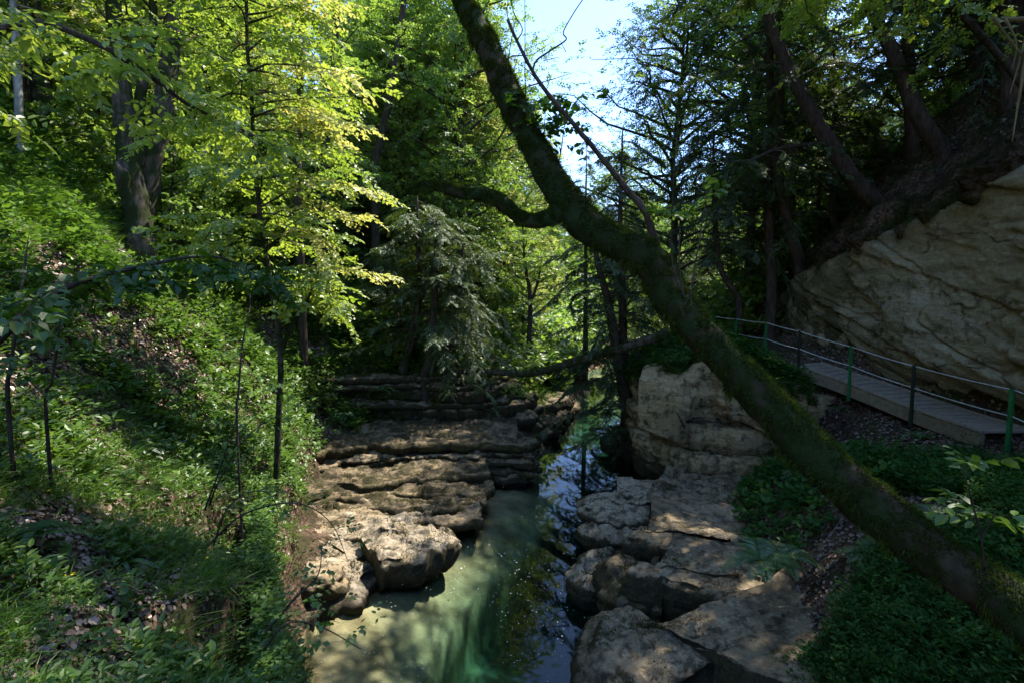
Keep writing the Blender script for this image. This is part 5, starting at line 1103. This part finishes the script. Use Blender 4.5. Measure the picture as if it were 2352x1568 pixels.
# sticks
for i, (pp, r0, lab) in enumerate([([(1030, 800, 20.6), (1085, 805, 20.4), (1150, 830, 20.2), (1180, 822, 20)], .035, 'bare grey dead branch lying on the left ledge top'),
        ([(960, 700, 23), (1000, 750, 22.4), (1050, 800, 21.8)], .05, 'pale dead pole leaning down the slope behind the ledge trees'),
        ([(970, 735, 22.6), (1010, 760, 22.2), (1060, 775, 21.8)], .035, 'thinner pale dead pole crossing beneath the other'),
        ([(1120, 1035, 17), (1150, 1042, 16.9), (1172, 1048, 16.8)], .03, 'bleached stick on the middle ledge')]):
    mb = MB(); P = smooth_line([W(*q) for q in pp], 6); tube(mb, P, np.linspace(r0, r0*.4, len(P)), 7, .25, i)
    for k in (.4, .65): 
        q = path_at(P, k); tube(mb, [q, q + np.array([ru.normal(0, .2), ru.normal(0, .2), .35]), q + np.array([ru.normal(0, .3), ru.normal(0, .3), .6])], [r0*.4, r0*.3, r0*.12], 5, .2, i)
    tag(mb.build('dead_branch', M['deadwood' if i in (1, 3) else 'bark_pale'], smooth=True), lab, 'branch')
# ------------------------------------------------------------------ hiker on the left slope
def skin_person(base, yaw):
    e = empty('person', base, 'hiker in cap and dark jacket with backpack among the leaves', 'person'); e.rotation_euler = (0, 0, yaw)
    J = [((0,0,.94),.135),((0,.01,1.12),.13),((0,.03,1.32),.15),((0,.05,1.46),.075),((0,.07,1.56),.058),           # pelvis..neck
         ((.10,0,.88),.1),((.11,.08,.5),.065),((.11,.0,.10),.045),((.11,.14,.04),.04),                            # right leg
         ((-.10,0,.88),.1),((-.10,-.06,.5),.065),((-.10,-.22,.12),.045),((-.10,-.1,.04),.04),
         ((.19,.04,1.42),.065),((.27,.0,1.16),.05),((.22,.2,1.0),.038),((-.19,.04,1.42),.065),((-.27,.0,1.16),.05),((-.22,.2,1.02),.038)]
    E = [(0,1),(1,2),(2,3),(3,4),(0,5),(5,6),(6,7),(7,8),(0,9),(9,10),(10,11),(11,12),(2,13),(13,14),(14,15),(2,16),(16,17),(17,18)]
    def sk(name, J, E, mt, sub=2):
        me = bpy.data.meshes.new(name); me.from_pydata([j[0] for j in J], E, []); o = bpy.data.objects.new(name, me); COL.objects.link(o); o.parent = e
        m = o.modifiers.new('skin', 'SKIN'); 
        for sv, (p, r) in zip(me.skin_vertices[0].data, J): sv.radius = (r, r); sv.use_loose = False; sv.use_root = False
        me.skin_vertices[0].data[0].use_root = True
        s = o.modifiers.new('sub', 'SUBSURF'); s.levels = s.render_levels = sub; me.materials.append(M[mt]); return o
    sk('body', J, E, 'jacket')
    for s in (-1, 1):
        for k in range(5):
            x = s*.22 + (k-2)*.016*(1 if k else 1.3); y0 = .225; L_ = [.05, .07, .075, .07, .055][k]; z0 = 1.0 if s > 0 else 1.02
            sk('finger', [((x*1., y0-.02, z0), .009), ((x, y0+L_*.5, z0-.012), .009), ((x, y0+L_*.75, z0-.04), .008)], [(0, 1), (1, 2)], 'skin', 1)
    sk('head', [((0, .08, 1.58), .055), ((0, .09, 1.66), .095), ((0, .095, 1.74), .085)], [(0, 1), (1, 2)], 'skin')
    mb = MB(); mb.box((0, .195, 1.665), (.03, .04, .05)); 
    for s in (-1, 1): mb.box((s*.097, .08, 1.66), (.02, .04, .06))
    mb.build('nose_and_ears', M['skin'], e)
    mb = MB()
    for s in (-1, 1): mb.box((s*.035, .183, 1.69), (.022, .01, .012))
    mb.box((0, .18, 1.62), (.045, .01, .01)); mb.build('eyes_and_mouth', M['dkpost'], e)
    mb = MB(); tube(mb, [(0, .085, 1.70), (0, .085, 1.76), (0, .085, 1.80), (0, .085, 1.83)], [.105, .108, .085, .03], 14); mb.box((0, .21, 1.712), (.15, .11, .012)); mb.build('cap', M['cap'], e, smooth=True)
    import bmesh
    bm = bmesh.new(); bmesh.ops.create_cube(bm, size=1, matrix=__import__('mathutils').Matrix.Translation((0, -.22, 1.28)) @ __import__('mathutils').Matrix.Diagonal((.34, .22, .52, 1)))
    bmesh.ops.bevel(bm, geom=bm.edges[:], offset=.06, segments=3, affect='EDGES'); me = bpy.data.meshes.new('backpack'); bm.to_mesh(me); bm.free(); me.materials.append(M['pack']); o = bpy.data.objects.new('backpack', me); COL.objects.link(o); tag(o, 'blue backpack worn by the hiker on the slope', 'backpack')
    o.location = tuple(base); o.rotation_euler = (0, 0, yaw)
    return e
M['jacket'] = flat('grey_jacket', (.16, .14, .15), .8); M['skin'] = flat('skin', (.5, .28, .2), .6); M['cap'] = flat('red_brown_cap', (.4, .12, .09), .8); M['pack'] = flat('blue_backpack', (.03, .1, .28), .7)
pp = W(180, 392, 16.5)
for Yq in np.arange(12, 24, .1):
    q = W(180, 392, Yq)
    if q[2] <= float(ground_z(q[:1], q[1:2])[0]): pp = q; break
pp[2] = float(ground_z(pp[:1], pp[1:2])[0])
skin_person(pp, radians(-70))
